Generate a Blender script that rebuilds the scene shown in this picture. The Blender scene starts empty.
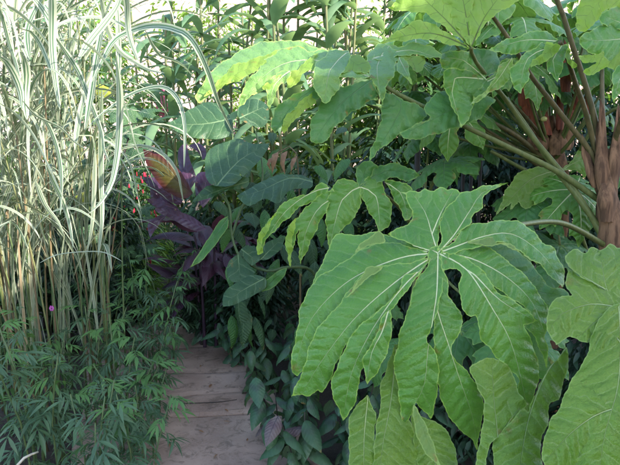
import bpy, math, random
import numpy as np
from mathutils import Vector, Matrix, Euler
from mathutils.geometry import delaunay_2d_cdt

random.seed(11)
RNG = np.random.default_rng(11)
S = bpy.context.scene

# ------------------------------------------------------------------ camera
CAM_H, PITCH, F = 1.5, math.radians(10.0), 537.0      # focal length in pixels of a 620 px wide picture
cam = bpy.data.cameras.new('camera'); camo = bpy.data.objects.new('camera', cam)
S.collection.objects.link(camo); S.camera = camo
camo.location = (0, 0, CAM_H); camo.rotation_euler = (math.radians(90) - PITCH, 0, 0)
cam.sensor_width = 36; cam.lens = 36 * F / 620; cam.clip_start = 0.05; cam.clip_end = 400

# ------------------------------------------------------------------ light
SUN_EL, SUN_AZ = math.radians(28.5), math.radians(124)  # azimuth clockwise from +Y
w = bpy.data.worlds.new('World'); S.world = w; w.use_nodes = True
nt = w.node_tree; bg = nt.nodes['Background']
sky = nt.nodes.new('ShaderNodeTexSky'); sky.sky_type = 'NISHITA'; sky.sun_disc = False
sky.sun_elevation = SUN_EL; sky.sun_rotation = SUN_AZ
nt.links.new(sky.outputs[0], bg.inputs[0]); bg.inputs[1].default_value = 0.15
sl = bpy.data.lights.new('sun', 'SUN'); sl.energy = 2.8; sl.angle = math.radians(0.6); sl.color = (1, .95, .86)
so = bpy.data.objects.new('sun', sl); S.collection.objects.link(so)
sd = Vector((math.sin(SUN_AZ) * math.cos(SUN_EL), math.cos(SUN_AZ) * math.cos(SUN_EL), math.sin(SUN_EL)))
so.rotation_euler = sd.to_track_quat('Z', 'Y').to_euler(); so.location = (0, 0, 20)
S.view_settings.view_transform = 'Standard'; S.view_settings.look = 'None'
S.view_settings.gamma = 1; S.view_settings.use_curve_mapping = False
S.view_settings.exposure = 2.55
S.render.engine = 'CYCLES'
S.cycles.max_bounces = 8; S.cycles.transmission_bounces = 6; S.cycles.diffuse_bounces = 5
S.cycles.use_denoising = True

# ------------------------------------------------------------------ coordinates
FW = np.array([0, math.cos(PITCH), -math.sin(PITCH)]); UP = np.array([0, math.sin(PITCH), math.cos(PITCH)])
RT = np.array([1.0, 0, 0]); EYE = np.array([0, 0, CAM_H])
def P(px, py, d):
    """place in the garden seen in direction (px,py) at distance d metres"""
    px, py, d = np.asarray(px, float), np.asarray(py, float), np.asarray(d, float)
    return EYE + (((px - 310) / F)[..., None] * RT + (-(py - 232.5) / F)[..., None] * UP + FW) * d[..., None]
def PV(px, py, d): return Vector(P(px, py, d).tolist())
def ground(px, py):
    v = (px - 310) / F * RT - (py - 232.5) / F * UP + FW
    return Vector((EYE + v * (-CAM_H / v[2])).tolist())

# ------------------------------------------------------------------ materials
def new_mat(name):
    m = bpy.data.materials.new(name); m.use_nodes = True; n = m.node_tree; n.nodes.clear(); return m, n
def N(n, t, **k):
    x = n.nodes.new(t)
    for a, b in k.items():
        if a.startswith('i_'):
            key = a[2:]; x.inputs[int(key) if key.isdigit() else key.replace('_', ' ')].default_value = b
        else: setattr(x, a, b)
    return x
def math_(n, op, a, b=None, c=None, clamp=False):
    x = n.nodes.new('ShaderNodeMath'); x.operation = op; x.use_clamp = clamp
    for i, v in enumerate((a, b, c)):
        if v is None: continue
        if isinstance(v, (int, float)): x.inputs[i].default_value = v
        else: n.links.new(v, x.inputs[i])
    return x.outputs[0]
def sstep(n, v, lo, hi):
    x = n.nodes.new('ShaderNodeMapRange'); x.interpolation_type = 'SMOOTHSTEP'
    n.links.new(v, x.inputs[0])
    for i, q in ((1, lo), (2, hi)):
        if isinstance(q, (int, float)): x.inputs[i].default_value = q
        else: n.links.new(q, x.inputs[i])
    return x.outputs[0]
def mixc(n, f, a, b, mode='MIX'):
    x = n.nodes.new('ShaderNodeMix'); x.data_type = 'RGBA'; x.blend_type = mode
    for s, v in ((x.inputs[0], f), (x.inputs[6], a), (x.inputs[7], b)):
        if isinstance(v, (int, float)): s.default_value = v
        elif isinstance(v, tuple): s.default_value = (*v, 1) if len(v) == 3 else v
        else: n.links.new(v, s)
    return x.outputs[2]
def noise(n, scale, detail=3, rough=.55, vec=None, dist=0):
    x = N(n, 'ShaderNodeTexNoise'); x.inputs['Scale'].default_value = scale; x.inputs['Detail'].default_value = detail
    x.inputs['Roughness'].default_value = rough; x.inputs['Distortion'].default_value = dist
    if vec is not None: n.links.new(vec, x.inputs['Vector'])
    return x.outputs['Fac']

def leaf_shader(n, front, back, trans, bump=None, rough=.42, tmix=.32, spec=.35):
    """front/back/trans: colour sockets. Thin leaf: gloss + diffuse + light shining through."""
    g = N(n, 'ShaderNodeNewGeometry')
    col = mixc(n, g.outputs['Backfacing'], front, back)
    pr = N(n, 'ShaderNodeBsdfPrincipled'); pr.inputs['Roughness'].default_value = rough
    pr.inputs['Specular IOR Level'].default_value = spec
    n.links.new(col, pr.inputs['Base Color'])
    tr = N(n, 'ShaderNodeBsdfTranslucent')
    if isinstance(trans, tuple): tr.inputs[0].default_value = (*trans, 1)
    else: n.links.new(trans, tr.inputs[0])
    mx = N(n, 'ShaderNodeMixShader'); mx.inputs[0].default_value = tmix
    n.links.new(pr.outputs[0], mx.inputs[1]); n.links.new(tr.outputs[0], mx.inputs[2])
    if bump is not None:
        n.links.new(bump, pr.inputs['Normal']); n.links.new(bump, tr.inputs['Normal'])
    out = N(n, 'ShaderNodeOutputMaterial'); n.links.new(mx.outputs[0], out.inputs[0])

def veined(name, base, base2, back, vein, trans, edge=None, lat=.35, k=.62, rough=.5, tmix=.32,
           bump=.5, vein_back=None, blotch=None, spec=.35, latw=.035, rim=None):
    """veins live in leaf coordinates: rib UV = (signed distance from rib, distance along it) in units of the
    side-vein spacing; aux UV = (rib half width, distance to margin)"""
    m, n = new_mat(name)
    uv = N(n, 'ShaderNodeUVMap', uv_map='rib'); aux = N(n, 'ShaderNodeUVMap', uv_map='aux')
    s1 = N(n, 'ShaderNodeSeparateXYZ'); n.links.new(uv.outputs[0], s1.inputs[0])
    s2 = N(n, 'ShaderNodeSeparateXYZ'); n.links.new(aux.outputs[0], s2.inputs[0])
    u = math_(n, 'ABSOLUTE', s1.outputs[0]); v = s1.outputs[1]
    wob = noise(n, 1.3, 2, vec=uv.outputs[0])
    side = math_(n, 'GREATER_THAN', s1.outputs[0], 0.0)
    ph = math_(n, 'SUBTRACT', v, math_(n, 'MULTIPLY', u, k))
    ph = math_(n, 'SUBTRACT', ph, math_(n, 'MULTIPLY', math_(n, 'MULTIPLY', u, u), .055))
    ph = math_(n, 'ADD', ph, math_(n, 'MULTIPLY', side, .43))
    ph = math_(n, 'ADD', ph, math_(n, 'MULTIPLY', wob, .55))
    fr = math_(n, 'FRACT', ph)
    dl = math_(n, 'MINIMUM', fr, math_(n, 'SUBTRACT', 1.0, fr))
    latm = math_(n, 'SUBTRACT', 1.0, sstep(n, dl, latw * .3, latw * 1.6))
    latm = math_(n, 'MULTIPLY', latm, math_(n, 'SUBTRACT', 1.0, sstep(n, u, 1.0, 3.2)))
    wv = s2.outputs[0]
    main = math_(n, 'SUBTRACT', 1.0, sstep(n, u, math_(n, 'MULTIPLY', wv, .55), math_(n, 'MULTIPLY', wv, 1.25)))
    main = math_(n, 'MULTIPLY', main, math_(n, 'ADD', .42, math_(n, 'MULTIPLY', sstep(n, wv, .018, .062), .58)))
    vor = N(n, 'ShaderNodeTexVoronoi', feature='DISTANCE_TO_EDGE'); vor.inputs['Scale'].default_value = 3.6
    n.links.new(uv.outputs[0], vor.inputs['Vector'])
    net = math_(n, 'SUBTRACT', 1.0, sstep(n, vor.outputs['Distance'], 0.0, .07))
    geo = N(n, 'ShaderNodeNewGeometry')
    big = noise(n, 5.5, 3, vec=geo.outputs['Position'])
    fine = noise(n, 60, 4, .65, vec=geo.outputs['Position'])
    bb = mixc(n, sstep(n, math_(n, 'ADD', math_(n, 'MULTIPLY', big, .75), math_(n, 'MULTIPLY', fine, .25)), .32, .68), base, base2)
    if blotch is not None:
        # dark chevron across the middle of the blade
        q = math_(n, 'ABSOLUTE', math_(n, 'SUBTRACT', math_(n, 'ADD', v, math_(n, 'MULTIPLY', u, .7)), 3.4))
        bl = math_(n, 'SUBTRACT', 1.0, sstep(n, math_(n, 'ADD', q, math_(n, 'MULTIPLY', wob, .8)), .6, 1.9))
        bb = mixc(n, math_(n, 'MULTIPLY', bl, .6), bb, blotch)
    fl = noise(n, 16, 3, .6, vec=geo.outputs['Position'])
    flm = math_(n, 'MULTIPLY', sstep(n, fl, .63, .70), math_(n, 'SUBTRACT', 1.0, sstep(n, s2.outputs[1], .12, .7)))
    bb = mixc(n, math_(n, 'MULTIPLY', flm, .85), bb, (.20, .12, .035))
    bb = mixc(n, math_(n, 'MULTIPLY', sstep(n, noise(n, 2.3, 2, .5, vec=geo.outputs['Position']), .45, .7), .35), bb, tuple(c * q for c, q in zip(base2, (1.5, 1.15, .8))))
    if rim is not None:
        bb = mixc(n, math_(n, 'SUBTRACT', 1.0, sstep(n, s2.outputs[1], .15, 1.5)), bb, rim)
    bb = mixc(n, math_(n, 'MULTIPLY', latm, lat), bb, vein)
    bb = mixc(n, math_(n, 'MULTIPLY', net, lat * .12), bb, vein)
    if edge is not None:
        em = math_(n, 'SUBTRACT', 1.0, sstep(n, s2.outputs[1], .02, .10))
        bb = mixc(n, math_(n, 'MULTIPLY', em, .75), bb, edge)
    front = mixc(n, main, bb, vein)
    vb = vein_back or vein
    bk = mixc(n, math_(n, 'MULTIPLY', latm, min(1, lat * 1.3)), back, vb)
    bk = mixc(n, main, bk, vb)
    tc = mixc(n, math_(n, 'MAXIMUM', main, math_(n, 'MULTIPLY', latm, .6)), trans, tuple(c * .35 for c in trans))
    if rim is not None:
        tc = mixc(n, math_(n, 'SUBTRACT', 1.0, sstep(n, s2.outputs[1], .15, 1.5)), tc, rim)
    h = math_(n, 'ADD', math_(n, 'MULTIPLY', math_(n, 'COSINE', math_(n, 'MULTIPLY', ph, 6.2832)), -.26),
              math_(n, 'ADD', math_(n, 'MULTIPLY', fine, .7), math_(n, 'MULTIPLY', net, -.06)))
    h = math_(n, 'ADD', h, math_(n, 'MULTIPLY', main, -.8))
    bp = N(n, 'ShaderNodeBump'); bp.inputs['Strength'].default_value = bump; bp.inputs['Distance'].default_value = .007
    n.links.new(h, bp.inputs['Height'])
    leaf_shader(n, front, bk, tc, bp.outputs[0], rough, tmix, spec)
    return m

def plain_leaf(name, base, base2, trans, rough=.5, tmix=.3, back=None, scale=9):
    m, n = new_mat(name)
    geo = N(n, 'ShaderNodeNewGeometry')
    a = noise(n, scale, 3, .6, vec=geo.outputs['Position'])
    b = mixc(n, sstep(n, a, .35, .65), base, base2)
    leaf_shader(n, b, back or b, trans, None, rough, tmix)
    return m

def bark(name, c1, c2, scale=30, rough=.8, stretch=.15, bump=.6):
    m, n = new_mat(name)
    tc = N(n, 'ShaderNodeTexCoord'); mp = N(n, 'ShaderNodeMapping'); mp.inputs['Scale'].default_value = (1, 1, stretch)
    n.links.new(tc.outputs['Object'], mp.inputs[0])
    a = noise(n, scale, 5, .65, vec=mp.outputs[0])
    c = mixc(n, sstep(n, a, .35, .65), c1, c2)
    pr = N(n, 'ShaderNodeBsdfPrincipled'); pr.inputs['Roughness'].default_value = rough
    pr.inputs['Specular IOR Level'].default_value = .3
    n.links.new(c, pr.inputs['Base Color'])
    bp = N(n, 'ShaderNodeBump'); bp.inputs['Strength'].default_value = bump; bp.inputs['Distance'].default_value = .004
    n.links.new(a, bp.inputs['Height']); n.links.new(bp.outputs[0], pr.inputs['Normal'])
    o = N(n, 'ShaderNodeOutputMaterial'); n.links.new(pr.outputs[0], o.inputs[0])
    return m

M = {}
M['rice'] = veined('rice_leaf', (.056, .158, .022), (.092, .215, .030), (.16, .26, .07), (.60, .64, .32), (.24, .44, .05),
                   edge=(.30, .42, .08), lat=.10, tmix=.28, bump=.8, rough=.36, spec=.38)
M['rice_lit'] = veined('rice_leaf_lit', (.105, .215, .055), (.150, .280, .070), (.16, .26, .07), (.50, .56, .28), (.30, .50, .08),
                   edge=(.34, .46, .10), lat=.10, tmix=.34, bump=1.0, rough=.42)  # lighter copy of rice; open-sky brightness put into the frilly leaf's colour
M['rice_light'] = veined('rice_leaf_yellower', (.085, .160, .020), (.125, .210, .028), (.12, .22, .07), (.36, .44, .16), (.24, .46, .05),
                   edge=(.26, .34, .09), lat=.30, tmix=.34, bump=.9, rough=.45)
M['rice_under'] = veined('rice_leaf_underside', (.17, .28, .040), (.22, .34, .055), (.035, .14, .03), (.10, .12, .035), (.42, .60, .06),
                   edge=(.30, .42, .08), lat=.3, tmix=.5, bump=.6, rough=.6)
M['rice_margin'] = veined('rice_leaf_rolled_margin', (.10, .17, .035), (.14, .21, .045), (.10, .17, .04), (.20, .28, .08), (.24, .36, .05),
                   edge=(.26, .34, .08), lat=.15, tmix=.3, bump=.6, rough=.55)
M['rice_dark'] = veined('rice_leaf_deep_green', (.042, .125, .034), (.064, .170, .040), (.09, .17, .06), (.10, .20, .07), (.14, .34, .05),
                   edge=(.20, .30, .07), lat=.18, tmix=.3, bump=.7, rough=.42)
M['datura'] = veined('angel_leaf', (.024, .062, .028), (.038, .088, .034), (.10, .16, .08), (.16, .24, .11), (.14, .28, .05),
                   lat=.55, tmix=.25, bump=.7, rough=.42)
M['canna'] = veined('canna_leaf', (.030, .012, .030), (.060, .022, .050), (.07, .03, .06), (.11, .04, .08), (.20, .05, .06),
                   lat=.15, k=.9, tmix=.22, bump=.45, rough=.28, spec=.6)
M['canna_orange'] = veined('canna_leaf_orange_green', (.055, .052, .010), (.085, .070, .014), (.14, .10, .02), (.06, .035, .012), (.15, .12, .015),
                   lat=.4, k=.9, tmix=.4, bump=.6, rough=.38, rim=(.075, .018, .016))
M['persicaria'] = veined('persicaria_leaf', (.030, .078, .040), (.044, .102, .050), (.08, .12, .07), (.05, .09, .05), (.10, .22, .05),
                   lat=.08, tmix=.2, bump=.2, rough=.38, blotch=(.030, .030, .034))
M['persicaria_pink'] = veined('persicaria_leaf_pink', (.10, .08, .09), (.13, .10, .10), (.10, .10, .08), (.05, .04, .05), (.2, .1, .1),
                   lat=.2, tmix=.2, bump=.5, rough=.42, blotch=(.05, .02, .05))
M['feather'] = plain_leaf('feather_leaf', (.042, .085, .044), (.066, .120, .056), (.12, .26, .05), tmix=.25)
M['feather_young'] = plain_leaf('feather_leaf_young', (.065, .145, .040), (.085, .18, .05), (.16, .3, .06), tmix=.3)
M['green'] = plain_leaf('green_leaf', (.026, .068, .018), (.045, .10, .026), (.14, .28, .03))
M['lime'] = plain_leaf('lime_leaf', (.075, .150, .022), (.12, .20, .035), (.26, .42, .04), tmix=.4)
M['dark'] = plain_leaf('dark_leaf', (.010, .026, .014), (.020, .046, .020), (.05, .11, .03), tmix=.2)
M['purple_leaf'] = plain_leaf('purple_leaf', (.030, .016, .030), (.05, .024, .045), (.1, .03, .06), tmix=.15)
M['cane_leaf'] = plain_leaf('cane_leaf', (.060, .135, .060), (.15, .23, .12), (.28, .42, .14), tmix=.35, scale=5)
M['yellow_leaf'] = plain_leaf('yellow_leaf', (.30, .30, .03), (.16, .24, .04), (.5, .5, .05), tmix=.35, scale=30)
M['dry_leaf'] = plain_leaf('dry_leaf', (.32, .17, .09), (.20, .10, .05), (.4, .2, .08), tmix=.3, scale=40)
M['petiole'] = bark('green_petiole', (.075, .095, .025), (.12, .13, .04), 60, .5, .1, .2)
M['petiole_brown'] = bark('brown_petiole', (.065, .058, .022), (.120, .090, .036), 60, .55, .1, .25)
M['trunk'] = bark('fuzzy_brown_bark', (.070, .035, .018), (.21, .110, .058), 45, .9, .12, .9)
M['sheath'] = bark('rusty_sheath', (.10, .022, .014), (.26, .070, .030), 60, .7, .08, .9)
M['stem'] = bark('green_stem', (.05, .085, .03), (.08, .11, .04), 60, .55, .1, .2)
M['cane'] = bark('cane_bark', (.07, .10, .03), (.13, .12, .05), 30, .5, .1, .2)
M['dark_stem'] = bark('dark_stem', (.022, .018, .016), (.045, .035, .03), 50, .8, .1, .4)
M['tan_stem'] = bark('dry_tan_stem', (.17, .12, .06), (.10, .075, .04), 50, .8, .1, .3)
M['red_flower'] = plain_leaf('red_petal', (.30, .010, .03), (.42, .02, .06), (.8, .05, .1), tmix=.3)
M['pink_flower'] = plain_leaf('pink_petal', (.65, .08, .22), (.75, .16, .32), (.8, .2, .3), tmix=.3)
M['mauve_flower'] = plain_leaf('mauve_petal', (.42, .08, .36), (.5, .15, .45), (.6, .2, .5), tmix=.3)
M['bud'] = plain_leaf('pale_bud', (.55, .6, .22), (.6, .5, .2), (.6, .6, .2), tmix=.3)

def mk_striped():
    m, n = new_mat('striped_blade')
    uv = N(n, 'ShaderNodeUVMap', uv_map='rib'); aux = N(n, 'ShaderNodeUVMap', uv_map='aux')
    a = N(n, 'ShaderNodeSeparateXYZ'); n.links.new(uv.outputs[0], a.inputs[0])
    b = N(n, 'ShaderNodeSeparateXYZ'); n.links.new(aux.outputs[0], b.inputs[0])
    u = a.outputs[0]; rnd = b.outputs[0]; dry = b.outputs[1]
    au = math_(n, 'ABSOLUTE', u)
    st = math_(n, 'SINE', math_(n, 'ADD', math_(n, 'MULTIPLY', u, 8.5), math_(n, 'MULTIPLY', rnd, 20)))
    cream = math_(n, 'MAXIMUM', sstep(n, au, .50, .66), sstep(n, st, .25, .7))
    mid = math_(n, 'SUBTRACT', 1.0, sstep(n, au, .03, .08))
    cream = math_(n, 'MAXIMUM', cream, mid)
    geo = N(n, 'ShaderNodeNewGeometry')
    nz = noise(n, 7, 3, .6, vec=geo.outputs['Position'])
    g = mixc(n, nz, (.045, .095, .050), (.072, .125, .070))
    c = mixc(n, cream, g, (.36, .38, .27))
    dn = math_(n, 'ADD', dry, math_(n, 'MULTIPLY', math_(n, 'SUBTRACT', nz, .5), .9), clamp=True)
    c = mixc(n, sstep(n, dn, .45, .8), c, mixc(n, cream, (.20, .12, .065), (.36, .27, .17)))
    leaf_shader(n, c, c, mixc(n, cream, (.16, .28, .08), (.5, .5, .28)), None, .45, .28)
    return m
M['striped'] = mk_striped()

# ------------------------------------------------------------------ object helpers
def setp(o, label=None, cat=None, group=None, kind=None):
    if label: o['label'] = label
    if cat: o['category'] = cat
    if group: o['group'] = group
    if kind: o['kind'] = kind
    return o
def thing(name, label, cat, loc=(0, 0, 0), group=None):
    o = bpy.data.objects.new(name, None); S.collection.objects.link(o)
    o.location = loc; o.empty_display_size = .1
    return setp(o, label, cat, group)
def mk(name, V, Fc, mat, parent=None, rib=None, aux=None, smooth=True, local=False):
    """V in world coordinates (or the parent's own when local)"""
    V = np.asarray(V, float)
    if parent is not None and not local: V = V - np.array(parent_loc(parent))
    me = bpy.data.meshes.new(name); me.from_pydata(V.tolist(), [], [list(map(int, f)) for f in Fc])
    for nm, d in (('rib', rib), ('aux', aux)):
        if d is not None:
            l = me.uv_layers.new(name=nm); l.data.foreach_set('uv', np.asarray(d, np.float32).ravel())
    if smooth: me.polygons.foreach_set('use_smooth', [True] * len(me.polygons))
    me.materials.append(mat); me.update()
    o = bpy.data.objects.new(name, me); S.collection.objects.link(o)
    if parent is not None: o.parent = parent
    return o
def parent_loc(p):
    l = Vector(p.location)
    while p.parent: p = p.parent; l += p.location
    return l
def catmull(pts, step, closed=False):
    P_ = np.asarray(pts, float); n = len(P_); out = []
    rng = range(n if closed else n - 1)
    for i in rng:
        if closed: a, b, c, d = P_[(i - 1) % n], P_[i], P_[(i + 1) % n], P_[(i + 2) % n]
        else: a, b, c, d = P_[max(i - 1, 0)], P_[i], P_[i + 1], P_[min(i + 2, n - 1)]
        k = max(1, int(np.linalg.norm((c - b)[:2] if len(b) < 3 else (c - b)) / step))
        for t in np.arange(k) / k:
            out.append(.5 * ((2 * b) + (c - a) * t + (2 * a - 5 * b + 4 * c - d) * t * t + (3 * b - a - 3 * c + d) * t ** 3))
    if not closed: out.append(P_[-1])
    return np.array(out)
def leaf_outline(pts, step):
    """closed spline that keeps lobe tips and sinuses sharp"""
    Q = np.asarray(pts, float); n = len(Q)
    a = Q - np.roll(Q, 1, 0); b = np.roll(Q, -1, 0) - Q
    cs = (a * b).sum(1) / (np.linalg.norm(a, axis=1) * np.linalg.norm(b, axis=1) + 1e-12)
    corners = [i for i in range(n) if cs[i] < .12]
    if not corners: return catmull(Q, step, True)
    out = []
    for k, i in enumerate(corners):
        j = corners[(k + 1) % len(corners)]; m = (j - i) % n or n
        seg = Q[[(i + t) % n for t in range(m + 1)]]
        out.append(catmull(seg, step)[:-1])
    return np.vstack(out)
def tube_geo(pts, radii, nseg=8, jitter=0, cap=True):
    pts = [Vector(p) for p in pts]; V, Fc = [], []
    up = Vector((0, 0, 1)); prev = None
    for i, p in enumerate(pts):
        t = (pts[min(i + 1, len(pts) - 1)] - pts[max(i - 1, 0)]).normalized()
        if prev is None: s = t.cross(up if abs(t.z) < .9 else Vector((1, 0, 0))).normalized()
        else: s = (prev - t * prev.dot(t)).normalized()
        prev = s; b = t.cross(s)
        for k in range(nseg):
            a = 2 * math.pi * k / nseg; r = radii[i] * (1 + jitter * random.uniform(-1, 1))
            V.append(p + (s * math.cos(a) + b * math.sin(a)) * r)
    for i in range(len(pts) - 1):
        for k in range(nseg):
            a, b = i * nseg + k, i * nseg + (k + 1) % nseg
            Fc.append((a, b, b + nseg, a + nseg))
    if cap: Fc.append(tuple(range(nseg))[::-1]); Fc.append(tuple(range((len(pts) - 1) * nseg, len(pts) * nseg)))
    return V, Fc
def tube(name, pts, r0, r1, mat, parent, nseg=8, jitter=0, steps=.04, local=False):
    p = catmull([tuple(q) for q in pts], steps)
    n = len(p); rr = [r0 + (r1 - r0) * i / (n - 1) for i in range(n)]
    V, Fc = tube_geo(p, rr, nseg, jitter)
    return mk(name, [tuple(v) for v in V], Fc, mat, parent, local=local)

# ------------------------------------------------------------------ leaf engine
def seg_dist(Q, poly):
    """Q (n,2) to a polyline: distance, signed side, arclength"""
    A, B = poly[:-1], poly[1:]; L = np.linalg.norm(B - A, axis=1) + 1e-12
    cum = np.concatenate([[0], np.cumsum(L)])
    best = np.full(len(Q), 1e9); sg = np.zeros(len(Q)); al = np.zeros(len(Q))
    for i in range(len(A)):
        d = (B[i] - A[i]) / L[i]; q = Q - A[i]
        traw = q @ d; t = np.clip(traw, 0, L[i]); c = q - t[:, None] * d
        dist = np.linalg.norm(c, axis=1); m = dist < best - 1e-9
        cr = d[0] * q[:, 1] - d[1] * q[:, 0]
        tt = np.where((i == 0) & (traw < 0), traw, t)
        best[m] = dist[m]; sg[m] = np.sign(cr[m]); al[m] = (cum[i] + tt)[m]
    return best, sg, al, cum[-1]
def inside(Q, poly):
    x, y = Q[:, 0], Q[:, 1]; r = np.zeros(len(Q), bool); j = len(poly) - 1
    for i in range(len(poly)):
        xi, yi = poly[i]; xj, yj = poly[j]
        c = ((yi > y) != (yj > y)) & (x < (xj - xi) * (y - yi) / (yj - yi + 1e-15) + xi)
        r ^= c; j = i
    return r
def blade(outline, ribs, grid, sp, teeth=0.0, tooth_len=6.0, ribw=.11):
    """triangulated 2-D leaf blade. Returns Q, faces, per-vertex data, per-loop rib/aux UV"""
    O = leaf_outline(outline, grid * .8)
    if teeth:
        T = np.roll(O, -1, 0) - np.roll(O, 1, 0); T /= np.linalg.norm(T, axis=1)[:, None] + 1e-9
        Nn = np.stack([T[:, 1], -T[:, 0]], 1)
        al = np.cumsum(np.linalg.norm(np.roll(O, -1, 0) - O, axis=1))
        f = (al / tooth_len + .35 * np.sin(al / tooth_len * .7)) % 1
        O = O + Nn * (teeth * ((f - .5) + .6 * np.sin(al / tooth_len * 1.9)))[:, None]
    lo, hi = O.min(0), O.max(0)
    xs = np.arange(lo[0], hi[0], grid); ys = np.arange(lo[1], hi[1], grid * .87)
    gx, gy = np.meshgrid(xs, ys); gx = gx + (np.arange(len(ys)) % 2)[:, None] * grid * .5
    G = np.stack([gx.ravel(), gy.ravel()], 1); G = G + RNG.normal(0, grid * .04, G.shape)
    G = G[inside(G, O)]
    if len(G):
        d, *_ = seg_dist(G, np.vstack([O, O[:1]])); G = G[d > grid * .55]
    A = np.vstack([O, G]); nO = len(O)
    r = delaunay_2d_cdt([Vector(a) for a in A.tolist()], [], [list(range(nO))], 1, 1e-7)
    Q = np.array([tuple(v) for v in r[0]]); T = np.array([f for f in r[2] if len(f) == 3])
    # consistent winding (counter-clockwise)
    a, b, c = Q[T[:, 0]], Q[T[:, 1]], Q[T[:, 2]]
    ar = (b[:, 0] - a[:, 0]) * (c[:, 1] - a[:, 1]) - (b[:, 1] - a[:, 1]) * (c[:, 0] - a[:, 0])
    T[ar < 0] = T[ar < 0][:, ::-1]
    R = [catmull(q, grid * 3) for q in ribs]
    D = [seg_dist(Q, q) for q in R]
    ed, _, ea, _ = seg_dist(Q, np.vstack([O, O[:1]]))
    cen = Q[T].mean(1)
    Dc = np.stack([seg_dist(cen, q)[0] for q in R]); own = Dc.argmin(0)
    U = np.stack([d[0] * np.where(d[1] == 0, 1, d[1]) for d in D]); Vv = np.stack([d[2] for d in D])
    Ln = np.array([d[3] for d in D])
    lu, lv = U[own[:, None], T], Vv[own[:, None], T]
    wv = ribw * np.clip(1.15 - lv / Ln[own][:, None], .12, 1.15)
    rib = np.stack([lu, lv], -1).reshape(-1, 2) / sp
    aux = np.stack([wv, ed[T] / sp], -1).reshape(-1, 2)
    vo = np.stack([d[0] for d in D]).argmin(0); idx = np.arange(len(Q))
    return Q, T, dict(u=np.abs(U[vo, idx]), s=np.sign(U[vo, idx]), v=Vv[vo, idx], ed=ed, ea=ea, rib=rib, aux=aux)

def relief(dt, sp, fold, puff, wave, wl):
    """height (towards the upper side) of a leaf surface in 2-D units"""
    u, v, ed, ea = dt['u'], dt['v'], dt['ed'], dt['ea']
    ph = (v - .62 * u - .055 * u * u / sp) / sp + .43 * (dt['s'] > 0) + .35 * np.sin(v / sp * .9 + dt['s'] * 2) + .2 * np.sin(u / sp * 2.1 + v / sp * .5)
    puff = puff * (.65 + .5 * np.sin(v / sp * .55 + u / sp * .8 + 1.3 * dt['s']))
    act = np.clip(u / (sp * .5), 0, 1) * np.clip(ed / (sp * .35), .25, 1)
    h = puff * np.abs(np.sin(math.pi * ph)) * act
    h += -fold * u * u / (u + sp * .8) + fold * .25 * sp * np.exp(-(u / (sp * .9) - 1.1) ** 2)
    h += wave * np.sin(ea / wl * 6.283 + 1.7 * np.sin(ea / wl * 1.3)) * np.exp(-ed / (sp * .55))
    return h

def traced(parts, depth, parent, name='leaf', mat='rice', grid=3.0, sp=13.0, centre=None, fold=.32, puff=1.15, wave=2.2,
           wl=26.0, teeth=.9, label=None, petiole=None, ribw=.062, under=None):
    """a leaf laid out as overlapping lobes: each part = (outline, ribs, layer in px, front?) ; depth(px,py) metres"""
    VV, FF, RB, AX, off = [], [], [], [], 0
    for pt in parts:
        out, ribs, layer = pt[0], pt[1], pt[2]
        Q, T, dt = blade(out, ribs, grid, sp, teeth, 6.5, ribw)
        h = relief(dt, sp, fold, puff, wave, wl)
        lay = layer * np.ones(len(Q))
        if centre is not None:
            r = np.hypot(Q[:, 0] - centre[0], Q[:, 1] - centre[1]); f = np.clip(r / 60, 0, 1); lay = layer * f * f * (3 - 2 * f)
            h = h * np.clip(r / 25, .1, 1)
        d0 = depth(Q[:, 0], Q[:, 1])
        d = d0 - (h + lay) * d0 / F
        W = P(Q[:, 0], Q[:, 1], d)
        # photo y runs downwards: flip winding so that the upper side faces the viewer
        T = T[:, ::-1]; rb = dt['rib'].reshape(-1, 3, 2)[:, ::-1]; ax = dt['aux'].reshape(-1, 3, 2)[:, ::-1]
        VV.append(W); FF.append(T + off); RB.append(rb.reshape(-1, 2)); AX.append(ax.reshape(-1, 2)); off += len(Q)
    o = mk(name, np.vstack(VV), np.vstack(FF), M[mat], parent, np.vstack(RB), np.vstack(AX))
    md = o.modifiers.new('thickness', 'SOLIDIFY'); md.thickness = .0006; md.offset = -1
    o.modifiers.remove(md)
    if label: o['label'] = label
    return o

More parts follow.
